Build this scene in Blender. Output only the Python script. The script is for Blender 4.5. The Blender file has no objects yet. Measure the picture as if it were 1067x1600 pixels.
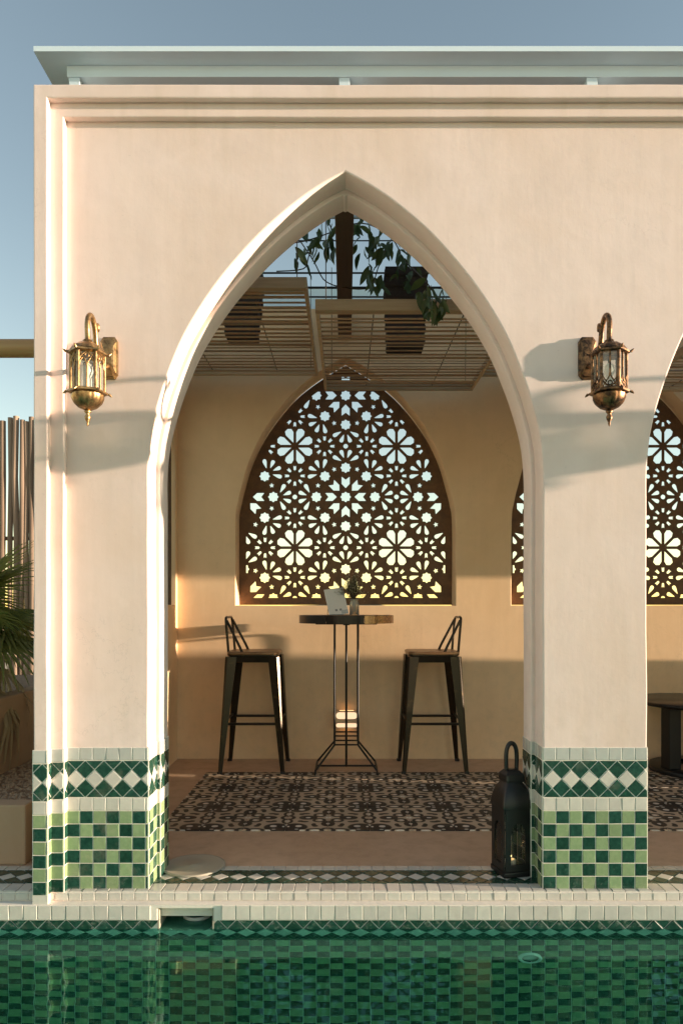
import bpy, bmesh, math, random
from mathutils import Vector, Matrix, noise as mnoise
random.seed(7)
rad = math.radians
C = bpy.context.scene.collection

# ------------------------------------------------------------------ camera
EYE, F, VX, HY = 1.07, 1125.0, 540.0, 950.0       # eye height, focal length in photo pixels, vanishing point
cam_d = bpy.data.cameras.new('camera'); cam = bpy.data.objects.new('camera', cam_d); C.objects.link(cam)
bpy.context.scene.camera = cam
cam.location = (0, 0, EYE); cam.rotation_euler = (rad(90), 0, 0)
cam_d.sensor_width = 36; cam_d.lens = F/1600*36
cam_d.shift_x = (533.5-VX)/1600; cam_d.shift_y = (HY-800)/1600
cam_d.clip_start = .02; cam_d.clip_end = 3000
def wx(px, Y): return (px-VX)*Y/F
def wz(py, Y): return EYE+(HY-py)*Y/F

# ------------------------------------------------------------------ sky, sun, exposure
SUN_EL, SUN_AZ = 5.3, 6.5        # elevation; angle between the sun's path and the facade
w = bpy.data.worlds.new('World'); bpy.context.scene.world = w; w.use_nodes = True
nt = w.node_tree; nt.nodes.clear()
sk = nt.nodes.new('ShaderNodeTexSky'); sk.sky_type = 'NISHITA'; sk.sun_disc = False
sk.sun_elevation = rad(SUN_EL); sk.sun_rotation = rad(90+SUN_AZ)
sk.air_density = 2.1; sk.dust_density = 4.0; sk.ozone_density = .0; sk.altitude = 7400
bg = nt.nodes.new('ShaderNodeBackground'); bg.inputs['Strength'].default_value = .095
ow = nt.nodes.new('ShaderNodeOutputWorld')
nt.links.new(sk.outputs[0], bg.inputs[0]); nt.links.new(bg.outputs[0], ow.inputs[0])
sl = bpy.data.lights.new('sun', 'SUN'); sun = bpy.data.objects.new('sun', sl); C.objects.link(sun)
sl.energy = 4.0; sl.angle = rad(.6); sl.color = (1, .79, .59)
sd = Vector((-math.cos(rad(SUN_EL))*math.cos(rad(SUN_AZ)), math.cos(rad(SUN_EL))*math.sin(rad(SUN_AZ)), -math.sin(rad(SUN_EL))))
sun.rotation_euler = sd.to_track_quat('-Z', 'Y').to_euler()
sun.location = (8, -1, 5)
vs = bpy.context.scene.view_settings
vs.view_transform = 'Standard'; vs.look = 'None'; vs.gamma = 1; vs.use_curve_mapping = False; vs.exposure = 1.80
cy = bpy.context.scene.cycles
cy.max_bounces = 10; cy.diffuse_bounces = 5; cy.glossy_bounces = 5; cy.transmission_bounces = 8; cy.transparent_max_bounces = 12
cy.caustics_refractive = True; cy.caustics_reflective = True; cy.blur_glossy = .6; cy.sample_clamp_indirect = 6
cy.use_denoising = True

# ------------------------------------------------------------------ materials
class NT:
    def __init__(s, name):
        s.m = bpy.data.materials.new(name); s.m.use_nodes = True; s.t = s.m.node_tree; s.t.nodes.clear()
        s.out = s.t.nodes.new('ShaderNodeOutputMaterial')
    def n(s, typ, ins=None, **kw):
        nd = s.t.nodes.new(typ)
        for k, v in kw.items(): setattr(nd, k, v)
        for k, v in (ins or {}).items(): s.set(nd, k, v)
        return nd
    def set(s, nd, k, v):
        i = nd.inputs[k]
        if isinstance(v, bpy.types.NodeSocket): s.t.links.new(v, i)
        elif isinstance(v, bpy.types.Node): s.t.links.new(v.outputs[0], i)
        else: i.default_value = v
    def math(s, op, a, b=0.0, c=0.0, clamp=False):
        nd = s.t.nodes.new('ShaderNodeMath'); nd.operation = op; nd.use_clamp = clamp
        for i, v in enumerate((a, b, c)): s.set(nd, i, v)
        return nd.outputs[0]
    def mix(s, f, a, b):
        nd = s.t.nodes.new('ShaderNodeMix'); nd.data_type = 'RGBA'
        s.set(nd, 0, f); s.set(nd, 6, a if not isinstance(a, tuple) else (*a, 1)[:4]); s.set(nd, 7, b if not isinstance(b, tuple) else (*b, 1)[:4])
        return nd.outputs[2]
    def noise(s, vec, scale, detail=3, rough=.55, dist=0):
        nd = s.n('ShaderNodeTexNoise', {'Scale': scale, 'Detail': detail, 'Roughness': rough, 'Distortion': dist})
        if vec is not None: s.set(nd, 'Vector', vec)
        return nd.outputs[0]
    def ramp(s, f, lo, hi):
        nd = s.n('ShaderNodeMapRange', {0: f, 1: lo, 2: hi, 3: 0.0, 4: 1.0}); return nd.outputs[0]
    def coord(s, which='Object'): return s.n('ShaderNodeTexCoord').outputs[which]
    def world(s): return s.n('ShaderNodeNewGeometry').outputs['Position']
    def rnd(s): return s.n('ShaderNodeObjectInfo').outputs['Random']
    def bump(s, h, strength, dist):
        return s.n('ShaderNodeBump', {'Height': h, 'Strength': strength, 'Distance': dist}).outputs[0]
    def finish(s, col, rough=.6, metal=0., normal=None, **extra):
        p = s.n('ShaderNodeBsdfPrincipled')
        s.set(p, 'Base Color', (*col, 1)[:4] if isinstance(col, tuple) else col)
        s.set(p, 'Roughness', rough); s.set(p, 'Metallic', metal)
        if normal is not None: s.set(p, 'Normal', normal)
        for k, v in extra.items(): s.set(p, k, v)
        s.t.links.new(p.outputs[0], s.out.inputs[0]); return s.m

def m_simple(name, c, rough=.5, metal=0., var=.15, scale=30, bump=0., bdist=.002, rvar=.1, **kw):
    t = NT(name); p = t.coord()
    nz = t.noise(p, scale, 4)
    col = t.mix(nz, tuple(x*(1-var) for x in c), tuple(min(1, x*(1+var)) for x in c))
    rr = t.math('ADD', rough-rvar/2, t.math('MULTIPLY', t.noise(p, scale*1.7, 3), rvar))
    nm = t.bump(t.noise(p, scale*4, 4), bump, bdist) if bump else None
    return t.finish(col, rr, metal, nm, **kw)

def m_plaster(name, c, warm=(1.03, .98, .9), bs=.16):
    t = NT(name); p = t.world()
    big = t.noise(p, 1.3, 5, .6, .4); mid = t.noise(p, 6, 5, .62); fine = t.noise(p, 70, 4, .6)
    st = t.n('ShaderNodeMapping', {'Vector': p, 'Scale': (9, 9, .8)}); streak = t.noise(st.outputs[0], 1.5, 5, .6)
    c2 = tuple(a*b*.86 for a, b in zip(c, warm))
    col = t.mix(t.ramp(big, .35, .68), c, c2)
    col = t.mix(t.math('MULTIPLY', t.ramp(mid, .45, .75), .38), col, tuple(x*.82 for x in c))
    col = t.mix(t.math('MULTIPLY', t.ramp(streak, .5, .72), .22), col, tuple(min(1, x*1.1) for x in c))
    col = t.mix(t.math('MULTIPLY', t.ramp(fine, .66, .74), .25), col, tuple(x*.62 for x in c))
    cr = t.math('ABSOLUTE', t.math('SUBTRACT', t.noise(p, 2.1, 7, .62, .3), .5))
    crk = t.math('MULTIPLY', t.ramp(cr, .0035, .0), t.ramp(t.noise(p, .9, 2), .52, .62))
    col = t.mix(t.math('MULTIPLY', crk, .28), col, tuple(x*.5 for x in c))
    patch = t.ramp(t.noise(p, 2.6, 3, .5, 1.5), .60, .63)
    col = t.mix(t.math('MULTIPLY', patch, .10), col, tuple(min(1, x*1.12) for x in c))
    zz = t.n('ShaderNodeSeparateXYZ', {0: p}).outputs[2]
    low = t.math('MULTIPLY', t.ramp(zz, .95, .5), t.ramp(t.noise(p, 16, 6, .7), .48, .68))
    col = t.mix(t.math('MULTIPLY', low, .16), col, (.42, .34, .25))
    top = t.math('MULTIPLY', t.ramp(zz, 2.55, 3.0), t.ramp(streak, .52, .70))
    col = t.mix(t.math('MULTIPLY', top, .28), col, (.48, .38, .27))
    h = t.math('ADD', t.math('MULTIPLY', mid, 1.0), t.math('ADD', t.math('MULTIPLY', fine, .16), t.math('MULTIPLY', streak, .5)))
    return t.finish(col, .86, 0, t.bump(h, bs, .006), **{'Specular IOR Level': .25})

def m_tile(name, c1, c2, rough=.12, vr=.25, mott=60, mamt=.8):
    t = NT(name); p = t.world(); r = t.rnd()
    nz = t.noise(p, mott, 5, .65, .6)
    col = t.mix(t.math('MULTIPLY', t.ramp(nz, .38, .68), mamt), c1, c2)
    hsv = t.n('ShaderNodeHueSaturation', {'Hue': t.math('ADD', .49, t.math('MULTIPLY', r, .02)), 'Saturation': 1.0,
              'Value': t.math('ADD', 1-vr/2, t.math('MULTIPLY', r, vr)), 'Color': col})
    rr = t.math('ADD', rough, t.math('MULTIPLY', t.noise(p, 35, 3), .14))
    dirt = t.noise(p, 9, 5, .7)
    col = t.mix(t.math('MULTIPLY', t.ramp(dirt, .56, .8), .35), hsv.outputs[0], (.36, .31, .24))
    lime = t.math('MULTIPLY', t.ramp(t.noise(p, 55, 5, .7), .55, .75), t.ramp(t.n('ShaderNodeSeparateXYZ', {0: p}).outputs[2], .12, -.06))
    col = t.mix(t.math('MULTIPLY', lime, .4), col, (.62, .60, .54))
    return t.finish(col, rr, 0, t.bump(t.noise(p, 40, 3), .12, .003))

M = {}
M['plaster'] = m_plaster('plaster', (.81, .675, .635))
M['plaster_in'] = m_plaster('interior_plaster', (.84, .60, .38))
M['plaster_bed'] = m_plaster('planter_plaster', (.46, .32, .22))
M['grout'] = m_simple('grout', (.74, .69, .61), .9, var=.12, scale=25, bump=.3)
M['dgreen'] = m_tile('dark_green_glaze', (.008, .038, .024), (.026, .088, .058))
M['lgreen'] = m_tile('light_green_glaze', (.22, .305, .155), (.29, .37, .20), vr=.2)
M['white'] = m_tile('white_glaze', (.60, .57, .51), (.52, .50, .45), vr=.14, mott=25)
M['grey'] = m_tile('grey_glaze', (.46, .47, .44), (.52, .52, .48), vr=.12, mott=25)
M['corten'] = None
def m_corten():
    t = NT('rusted_steel'); p = t.world()
    a = t.noise(p, 14, 6, .65, .5); b = t.noise(p, 90, 4, .6)
    col = t.mix(t.ramp(a, .35, .7), (.12, .066, .036), (.22, .115, .052))
    col = t.mix(t.math('MULTIPLY', t.ramp(b, .5, .7), .5), col, (.07, .044, .03))
    return t.finish(col, .66, .1, t.bump(b, .2, .002))
M['corten'] = m_corten()
def m_floor():
    t = NT('polished_cement'); p = t.world()
    a = t.noise(p, 1.8, 6, .65, .6); b = t.noise(p, 12, 5, .65); c = t.noise(p, 110, 3)
    col = t.mix(t.ramp(a, .3, .7), (.50, .33, .21), (.60, .42, .29))
    col = t.mix(t.math('MULTIPLY', t.ramp(b, .45, .75), .45), col, (.30, .19, .125))
    col = t.mix(t.math('MULTIPLY', t.ramp(c, .6, .75), .2), col, (.5, .4, .3))
    return t.finish(col, t.math('ADD', .42, t.math('MULTIPLY', b, .25)), 0, t.bump(t.math('ADD', b, t.math('MULTIPLY', c, .2)), .15, .003))
M['floor'] = m_floor()

def m_cement_tile():
    # one tile is a quarter of the repeat: (0,0) of its UV is the corner where four tiles share a rosette
    t = NT('patterned_cement_tile')
    uv = t.n('ShaderNodeUVMap').outputs[0]
    wob = t.n('ShaderNodeTexNoise', {'Scale': 18.0, 'Detail': 2.0, 'Vector': t.world()}).outputs['Color']
    wv = t.n('ShaderNodeVectorMath', {0: wob, 1: (.5, .5, .5)}, operation='SUBTRACT')
    wv = t.n('ShaderNodeVectorMath', {0: wv, 'Scale': .022}, operation='SCALE')
    uvw = t.n('ShaderNodeVectorMath', {0: uv, 1: wv}, operation='ADD').outputs[0]
    def ell(cx, cy, rx, ry, soft=.12):
        d = t.n('ShaderNodeVectorMath', {0: uvw, 1: (cx, cy, 0)}, operation='SUBTRACT')
        d = t.n('ShaderNodeVectorMath', {0: d, 1: (1/rx, 1/ry, 0)}, operation='MULTIPLY')
        l = t.n('ShaderNodeVectorMath', {0: d}, operation='LENGTH').outputs['Value']
        return t.n('ShaderNodeMapRange', {0: l, 1: 1+soft/2, 2: 1-soft/2, 3: 0., 4: 1.}).outputs[0]
    def mx(*a):
        r = a[0]
        for b in a[1:]: r = t.math('MAXIMUM', r, b)
        return r
    def sub(a, b): return t.math('MULTIPLY', a, t.math('SUBTRACT', 1.0, b))
    def both(f): return mx(f(0), f(1))
    def E(cx, cy, rx, ry): return both(lambda k: ell(cx, cy, rx, ry) if k == 0 else ell(cy, cx, ry, rx))
    dark = mx(ell(.22, .22, .30, .30), ell(.05, .05, .38, .38))                       # rosette lobes
    dark = mx(dark, sub(E(.70, 0, .22, .14), E(.70, 0, .13, .07)))                   # drop outline
    dark = mx(dark, E(.5, 1.0, .23, .17), sub(ell(.78, .78, .17, .17), ell(.78, .78, .09, .09)))
    dark = mx(dark, sub(E(0, 1.0, .19, .19), E(0, 1.0, .10, .10)))
    dark = mx(dark, E(.42, .66, .11, .06), E(.70, .32, .07, .07))
    white = mx(ell(.30, .30, .08, .08), E(.70, 0, .09, .045), E(.40, .0, .06, .03), E(.5, 1.0, .06, .045), ell(1, 1, .07, .07), ell(.8, .8, .05, .05), E(.27, .06, .05, .03))
    tan = t.mix(t.noise(t.world(), 8, 5), (.44, .34, .24), (.55, .44, .32))
    dk = t.mix(t.noise(t.world(), 20, 5), (.010, .008, .007), (.028, .022, .018))
    wh = t.mix(t.noise(t.world(), 25, 4), (.62, .57, .50), (.74, .69, .60))
    col = t.mix(dark, tan, dk); col = t.mix(white, col, wh)
    col = t.mix(t.math('MULTIPLY', t.ramp(t.noise(t.world(), 5, 6, .7), .5, .8), .4), col, (.20, .14, .09))
    hs = t.n('ShaderNodeHueSaturation', {'Value': t.math('ADD', .88, t.math('MULTIPLY', t.rnd(), .24)), 'Color': col})
    return t.finish(hs.outputs[0], t.math('ADD', .45, t.math('MULTIPLY', t.noise(t.world(), 14, 4), .25)), 0, t.bump(t.noise(t.world(), 60, 3), .1, .002))
M['ctile'] = m_cement_tile()

def m_metal_worn(name, c1, c2, lo, hi, rough=.35, metal=.9, sc=22):
    t = NT(name); p = t.coord()
    a = t.noise(p, sc, 6, .7, .4); b = t.noise(p, sc*6, 4)
    col = t.mix(t.ramp(a, lo, hi), c1, c2)
    return t.finish(col, t.math('ADD', rough-.08, t.math('MULTIPLY', b, .2)), metal, t.bump(b, .12, .001))
M['brass'] = m_metal_worn('antique_brass', (.50, .31, .14), (.15, .085, .04), .38, .66, .36, .9, 40)
M['bronze'] = m_metal_worn('dark_bronze', (.32, .17, .08), (.05, .03, .02), .36, .58, .4, .85, 40)
M['gunmetal'] = m_metal_worn('rubbed_gunmetal', (.045, .036, .026), (.20, .13, .055), .58, .85, .30, .8, 14)
M['black'] = m_simple('black_iron', (.012, .011, .010), .42, .3, .3, 40, .15, .001)
M['blackmatte'] = m_simple('black_paint', (.006, .006, .0065), .42, .0, .3, 40, .08, .001)
M['seatgold'] = m_metal_worn('worn_wood_seat', (.33, .18, .08), (.20, .10, .045), .4, .7, .35, .15, 12)
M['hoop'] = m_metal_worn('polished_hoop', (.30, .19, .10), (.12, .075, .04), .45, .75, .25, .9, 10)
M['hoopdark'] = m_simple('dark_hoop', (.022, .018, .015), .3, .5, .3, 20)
M['canopy'] = m_simple('pale_painted_steel', (.63, .77, .86), .55, 0., .06, 6)
def m_wood(name, c1, c2, axis=0, sc=1.0, rough=.7):
    t = NT(name); p = t.coord(); s = [28*sc]*3; s[axis] = 1.6*sc
    mp = t.n('ShaderNodeMapping', {'Vector': p, 'Scale': tuple(s), 'Location': (0, 0, 0)})
    off = t.n('ShaderNodeVectorMath', {0: mp.outputs[0], 1: t.n('ShaderNodeCombineXYZ', {0: t.math('MULTIPLY', t.rnd(), 50), 1: t.math('MULTIPLY', t.rnd(), 31), 2: t.math('MULTIPLY', t.rnd(), 17)}).outputs[0]}, operation='ADD')
    g = t.noise(off.outputs[0], 1.4, 6, .65, .3)
    col = t.mix(t.ramp(g, .32, .68), c1, c2)
    hs = t.n('ShaderNodeHueSaturation', {'Value': t.math('ADD', .75, t.math('MULTIPLY', t.rnd(), .5)), 'Color': col})
    return t.finish(hs.outputs[0], rough, 0, t.bump(g, .3, .003))
M['slat'] = m_wood('bamboo_slat', (.33, .205, .11), (.50, .34, .20), 0)
M['rail'] = m_wood('blind_rail', (.42, .30, .18), (.55, .42, .27), 0)
M['beam'] = m_wood('brown_beam', (.085, .05, .03), (.14, .085, .05), 1, .5)
M['pole'] = m_wood('weathered_pole', (.19, .13, .09), (.33, .245, .18), 2, .6, .85)
M['railpole'] = m_wood('golden_pole', (.36, .21, .08), (.46, .28, .12), 0, .3, .4)
M['basket'] = m_simple('dark_basket', (.035, .022, .015), .8, 0, .4, 60, .5, .006)
M['string'] = m_simple('string', (.10, .08, .06), .8)
def m_leaf(name, c1, c2, tr=.25, rough=.42):
    t = NT(name); p = t.coord(); col = t.mix(t.rnd(), c1, c2)
    col = t.mix(t.math('MULTIPLY', t.noise(p, 30, 3), .5), col, tuple(x*.6 for x in c1))
    d = t.n('ShaderNodeBsdfPrincipled', {'Base Color': col, 'Roughness': rough})
    tl = t.n('ShaderNodeBsdfTranslucent', {'Color': col})
    mx = t.n('ShaderNodeMixShader', {0: tr, 1: d.outputs[0], 2: tl.outputs[0]})
    t.t.links.new(mx.outputs[0], t.out.inputs[0]); return t.m
M['leaf'] = m_leaf('vine_leaf', (.045, .085, .022), (.085, .125, .03))
M['palm'] = m_leaf('palm_leaf', (.16, .19, .045), (.32, .31, .10), .4)
M['straw'] = m_leaf('dead_palm_leaf', (.42, .33, .20), (.52, .43, .28), .25, .7)
M['stem'] = m_simple('stem', (.06, .045, .025), .8)
M['gravel'] = m_simple('gravel', (.34, .22, .14), .9, 0, .6, 90, .9, .02)
M['pebble'] = m_simple('pebble', (.38, .27, .18), .85, 0, .5, 12, .2)
M['deck'] = m_simple('bounce_deck', (.74, .62, .49), .8, 0, .12, 1.2, .2)  # unseen deck beyond the pool, kept pale to bounce light onto the arcade
M['earth'] = m_simple('bounce_ground', (.56, .43, .30), .95, 0, .3, .3, .3)  # ground tone raised to add warm bounced fill on the facade
M['plastic'] = m_simple('white_plastic', (.70, .68, .62), .45, 0, .06, 15)
M['lidgrey'] = m_simple('grey_lid_throat', (.36, .325, .26), .5, 0, .1, 8)
M['card'] = m_simple('white_card', (.74, .71, .66), .45, 0, .04, 15)
M['ink'] = m_simple('grey_print', (.22, .22, .22), .6)
M['wax'] = m_simple('candle_wax', (.75, .70, .60), .5)
M['blossom'] = m_simple('dried_blossom', (.55, .48, .30), .9, 0, .3, 90)
M['bud'] = m_simple('dried_sprig', (.22, .22, .09), .9, 0, .3, 90)
M['hill'] = m_simple('hill_green', (.08, .09, .05), .95, 0, .4, .1)
def m_glass(name, tint=(.95, .97, .95), op=.12, rough=.05):
    t = NT(name)
    fr = t.n('ShaderNodeFresnel', {'IOR': 1.5}).outputs[0]
    tr = t.n('ShaderNodeBsdfTransparent', {'Color': (*tint, 1)}); gl = t.n('ShaderNodeBsdfGlossy', {'Roughness': rough, 'Color': (1, 1, 1, 1)})
    df = t.n('ShaderNodeBsdfDiffuse', {'Color': (.75, .72, .64, 1)})
    a = t.n('ShaderNodeMixShader', {0: op, 1: tr.outputs[0], 2: df.outputs[0]})
    b = t.n('ShaderNodeMixShader', {0: fr, 1: a.outputs[0], 2: gl.outputs[0]})
    t.t.links.new(b.outputs[0], t.out.inputs[0]); return t.m
M['glass'] = m_glass('dusty_glass', op=.22)
M['glassclear'] = m_glass('clear_glass', op=.01, rough=.0)
M['vaseglass'] = m_glass('amber_glass', (.90, .78, .55), .3)
def m_emit(name, c, s):
    t = NT(name); e = t.n('ShaderNodeEmission', {'Color': (*c, 1), 'Strength': s}); t.t.links.new(e.outputs[0], t.out.inputs[0]); return t.m
M['lamp'] = m_emit('lamp_lens', (1, .66, .40), .36)
M['lampglow'] = m_emit('lamp_light', (1, .50, .20), .55)
M['flame'] = m_emit('flame', (1, .6, .25), 8.0)
def m_water():
    t = NT('pool_water'); p = t.world()
    mp = t.n('ShaderNodeMapping', {'Vector': p, 'Scale': (1.0, 1.6, 1)})
    a = t.noise(mp.outputs[0], 1.6, 2, .5, .5); b = t.noise(mp.outputs[0], 6, 2, .5, .4)
    h = t.math('ADD', a, t.math('MULTIPLY', b, .05))
    g = t.n('ShaderNodeBsdfGlass', {'Color': (.50, .95, .88, 1), 'Roughness': 0.0, 'IOR': 1.38, 'Normal': t.bump(h, .32, .02)})
    t.t.links.new(g.outputs[0], t.out.inputs[0]); return t.m
M['water'] = m_water()

# ------------------------------------------------------------------ mesh helpers
class MB:
    def __init__(s): s.v = []; s.f = []; s.sm = []
    def add(s, vs, fs, smooth=False):
        o = len(s.v); s.v += [tuple(v) for v in vs]; s.f += [tuple(i+o for i in f) for f in fs]; s.sm += [smooth]*len(fs); return s
    def box(s, x0, x1, y0, y1, z0, z1, mat=None):
        v = [(x, y, z) for z in (z0, z1) for y in (y0, y1) for x in (x0, x1)]
        if mat is not None: v = [mat @ Vector(p) for p in v]
        return s.add(v, [(0, 2, 3, 1), (4, 5, 7, 6), (0, 1, 5, 4), (2, 6, 7, 3), (0, 4, 6, 2), (1, 3, 7, 5)])
    def bbox(s, x0, x1, y0, y1, z0, z1, b=.004, mat=None):   # bevelled box
        bm = bmesh.new(); bmesh.ops.create_cube(bm, size=1)
        for v in bm.verts: v.co = Vector(((x0+x1)/2+v.co.x*(x1-x0), (y0+y1)/2+v.co.y*(y1-y0), (z0+z1)/2+v.co.z*(z1-z0)))
        b = min(b, (x1-x0)*.45, (y1-y0)*.45, (z1-z0)*.45)
        bmesh.ops.bevel(bm, geom=bm.edges[:], offset=b, segments=2, affect='EDGES', profile=.6)
        bm.verts.index_update()
        s.add([(mat @ v.co) if mat is not None else v.co[:] for v in bm.verts], [[v.index for v in f.verts] for f in bm.faces]); bm.free(); return s
    def tube(s, pts, r, n=8, closed=False, cap=True):
        pts = [Vector(p) for p in pts]; L = len(pts); rs = r if isinstance(r, (list, tuple)) else [r]*L
        rings = []; up = None
        for i, p in enumerate(pts):
            a = pts[i-1] if (i > 0 or closed) else p; b = pts[(i+1) % L] if (i < L-1 or closed) else p
            d = (b-a).normalized()
            if up is None: up = Vector((0, 0, 1)) if abs(d.z) < .9 else Vector((1, 0, 0))
            sx = d.cross(up).normalized(); up = sx.cross(d).normalized()
            rings.append([p+rs[i]*(math.cos(2*math.pi*k/n)*sx+math.sin(2*math.pi*k/n)*up) for k in range(n)])
        v = [q for rg in rings for q in rg]; f = []
        for i in range(L if closed else L-1):
            j = (i+1) % L
            for k in range(n): f.append((i*n+k, i*n+(k+1) % n, j*n+(k+1) % n, j*n+k))
        s.add(v, f, True)
        if cap and not closed: s.add(rings[0], [tuple(range(n))[::-1]]); s.add(rings[-1], [tuple(range(n))])
        return s
    def lathe(s, prof, n=24, c=(0, 0, 0), flute=0, nf=0, smooth=True, rot=0, cap=True):
        v = []; f = []
        for (r, z) in prof:
            for k in range(n):
                a = 2*math.pi*k/n+rot; rr = r*(1+flute*math.cos(nf*a))
                v.append((c[0]+rr*math.cos(a), c[1]+rr*math.sin(a), c[2]+z))
        for i in range(len(prof)-1):
            for k in range(n): f.append((i*n+k, i*n+(k+1) % n, (i+1)*n+(k+1) % n, (i+1)*n+k))
        s.add(v, f, smooth)
        if cap:
            s.add(v[:n], [tuple(range(n))[::-1]]); s.add(v[-n:], [tuple(range(n))])
        return s
    def loft(s, rings, smooth=False, cap=True):
        n = len(rings[0]); v = [p for r in rings for p in r]; f = []
        for i in range(len(rings)-1):
            for k in range(n): f.append((i*n+k, i*n+(k+1) % n, (i+1)*n+(k+1) % n, (i+1)*n+k))
        s.add(v, f, smooth)
        if cap: s.add(rings[0], [tuple(range(n))[::-1]]); s.add(rings[-1], [tuple(range(n))])
        return s
    def mesh(s, name, mat):
        me = bpy.data.meshes.new(name); me.from_pydata(s.v, [], s.f); me.update()
        me.polygons.foreach_set('use_smooth', s.sm); me.materials.append(mat); return me
    def build(s, name, mat, parent=None, loc=None):
        return link(name, s.mesh(name, mat), parent, loc)
def link(name, me, parent=None, loc=None):
    o = bpy.data.objects.new(name, me); C.objects.link(o)
    if parent is not None: o.parent = parent
    if loc is not None: o.location = loc
    return o
def tag(o, label=None, cat=None, group=None, kind=None):
    if label: o['label'] = label
    if cat: o['category'] = cat
    if group: o['group'] = group
    if kind: o['kind'] = kind
    return o
def empty(name, loc=(0, 0, 0), rz=0):
    o = bpy.data.objects.new(name, None); C.objects.link(o); o.location = loc; o.rotation_euler = (0, 0, rz); o.empty_display_size = .1; return o
def copy_tree(o, parent=None):
    c = o.copy(); C.objects.link(c); c.parent = parent
    for ch in list(o.children): copy_tree(ch, c)
    return c

def wob(p, seed, amp, sc=2.2):
    q = Vector((p[0]*sc+seed, p[1]*sc, seed*1.7)); return amp*(mnoise.noise(q)+.5*mnoise.noise(q*3.1))
def densify(poly, step):
    out = []; n = len(poly)
    for i in range(n):
        a = Vector(poly[i]); b = Vector(poly[(i+1) % n]); k = max(1, int((b-a).length/step))
        out += [tuple(a.lerp(b, j/k)) for j in range(k)]
    return out
def plate(name, outlines, y0, y1, mat, bevel=.0, parent=None, wobble=0., step=.05, flip=None, res=1, sharp=28):
    """2D outlines (x,z): first is the outer one, others holes; extruded from y0 to y1"""
    cu = bpy.data.curves.new(name, 'CURVE'); cu.dimensions = '2D'; cu.fill_mode = 'BOTH'
    cu.extrude = abs(y1-y0)/2-bevel; cu.bevel_depth = bevel; cu.bevel_resolution = res; cu.offset = -bevel
    for k, poly in enumerate(outlines):
        if wobble:
            poly = densify(poly, step); poly = [(x+wob((x, z), 3.3, wobble), z+wob((x, z), 8.1, wobble)) for x, z in poly]
        sp = cu.splines.new('POLY'); sp.points.add(len(poly)-1); sp.use_cyclic_u = True
        for pt, (x, z) in zip(sp.points, poly): pt.co = (x, z, 0, 1)
    o = bpy.data.objects.new(name, cu); C.objects.link(o)
    dg = bpy.context.evaluated_depsgraph_get(); dg.update()
    me = bpy.data.meshes.new_from_object(o.evaluated_get(dg)); bpy.data.objects.remove(o); bpy.data.curves.remove(cu)
    yc = (y0+y1)/2
    if flip == 'x':    # outline is (y,z), extruded along x
        me.transform(Matrix(((0, 0, 1, yc), (1, 0, 0, 0), (0, 1, 0, 0), (0, 0, 0, 1))))
    elif flip == 'z':  # outline is (x,y), extruded along z
        me.transform(Matrix.Translation((0, 0, yc)))
    else:
        me.transform(Matrix(((1, 0, 0, 0), (0, 0, -1, yc), (0, 1, 0, 0), (0, 0, 0, 1))))
    me.name = name; me.materials.clear(); me.materials.append(mat)
    me.polygons.foreach_set('use_smooth', [True]*len(me.polygons)); me.set_sharp_from_angle(angle=rad(sharp))
    return link(name, me, parent)
def catmull(pts, k=6):
    out = []
    for i in range(len(pts)-1):
        p0 = Vector(pts[max(i-1, 0)]); p1 = Vector(pts[i]); p2 = Vector(pts[i+1]); p3 = Vector(pts[min(i+2, len(pts)-1)])
        for j in range(k):
            t = j/k; out.append(tuple(.5*((2*p1)+(p2-p0)*t+(2*p0-5*p1+4*p2-p3)*t*t+(3*p1-p0-3*p2+p3)*t**3)))
    out.append(tuple(pts[-1])); return out

def clip(poly, x0, x1, y0, y1):
    for ax, lim, sg in ((0, x0, 1), (0, x1, -1), (1, y0, 1), (1, y1, -1)):
        out = []
        for i in range(len(poly)):
            a, b = poly[i-1], poly[i]; da, db = sg*(a[ax]-lim), sg*(b[ax]-lim)
            if (da >= 0) != (db >= 0):
                t = da/(da-db); out.append((a[0]+(b[0]-a[0])*t, a[1]+(b[1]-a[1])*t))
            if db >= 0: out.append(b)
        poly = out
        if len(poly) < 3: return []
    return poly
def clip_convex(poly, reg):     # reg counter-clockwise
    for i in range(len(reg)):
        a = reg[i-1]; b = reg[i]; ex, ey = b[0]-a[0], b[1]-a[1]; out = []
        if ex*ex+ey*ey < 1e-12: continue
        side = lambda p: ex*(p[1]-a[1])-ey*(p[0]-a[0])
        for j in range(len(poly)):
            p, q = poly[j-1], poly[j]; sp, sq = side(p), side(q)
            if (sp >= 0) != (sq >= 0):
                t = sp/(sp-sq); out.append((p[0]+(q[0]-p[0])*t, p[1]+(q[1]-p[1])*t))
            if sq >= 0: out.append(q)
        poly = out
        if len(poly) < 3: return []
    return poly
def area(p): return .5*sum(p[i-1][0]*p[i][1]-p[i][0]*p[i-1][1] for i in range(len(p)))
def clean(p, e=1e-4):
    q = [a for i, a in enumerate(p) if math.dist(a, p[i-1]) > e]
    return q
def inset(poly, d):
    n = len(poly); out = []
    for i in range(n):
        a, b, c = poly[i-1], poly[i], poly[(i+1) % n]
        e1 = Vector((b[0]-a[0], b[1]-a[1])).normalized(); e2 = Vector((c[0]-b[0], c[1]-b[1])).normalized()
        n1 = Vector((-e1.y, e1.x)); n2 = Vector((-e2.y, e2.x)); m = n1+n2
        k = m.length_squared
        if k < .05: m = n1; k = 1; q = n1*d
        else: q = m*(2*d/k)
        out.append((b[0]+q.x, b[1]+q.y))
    return out

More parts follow.
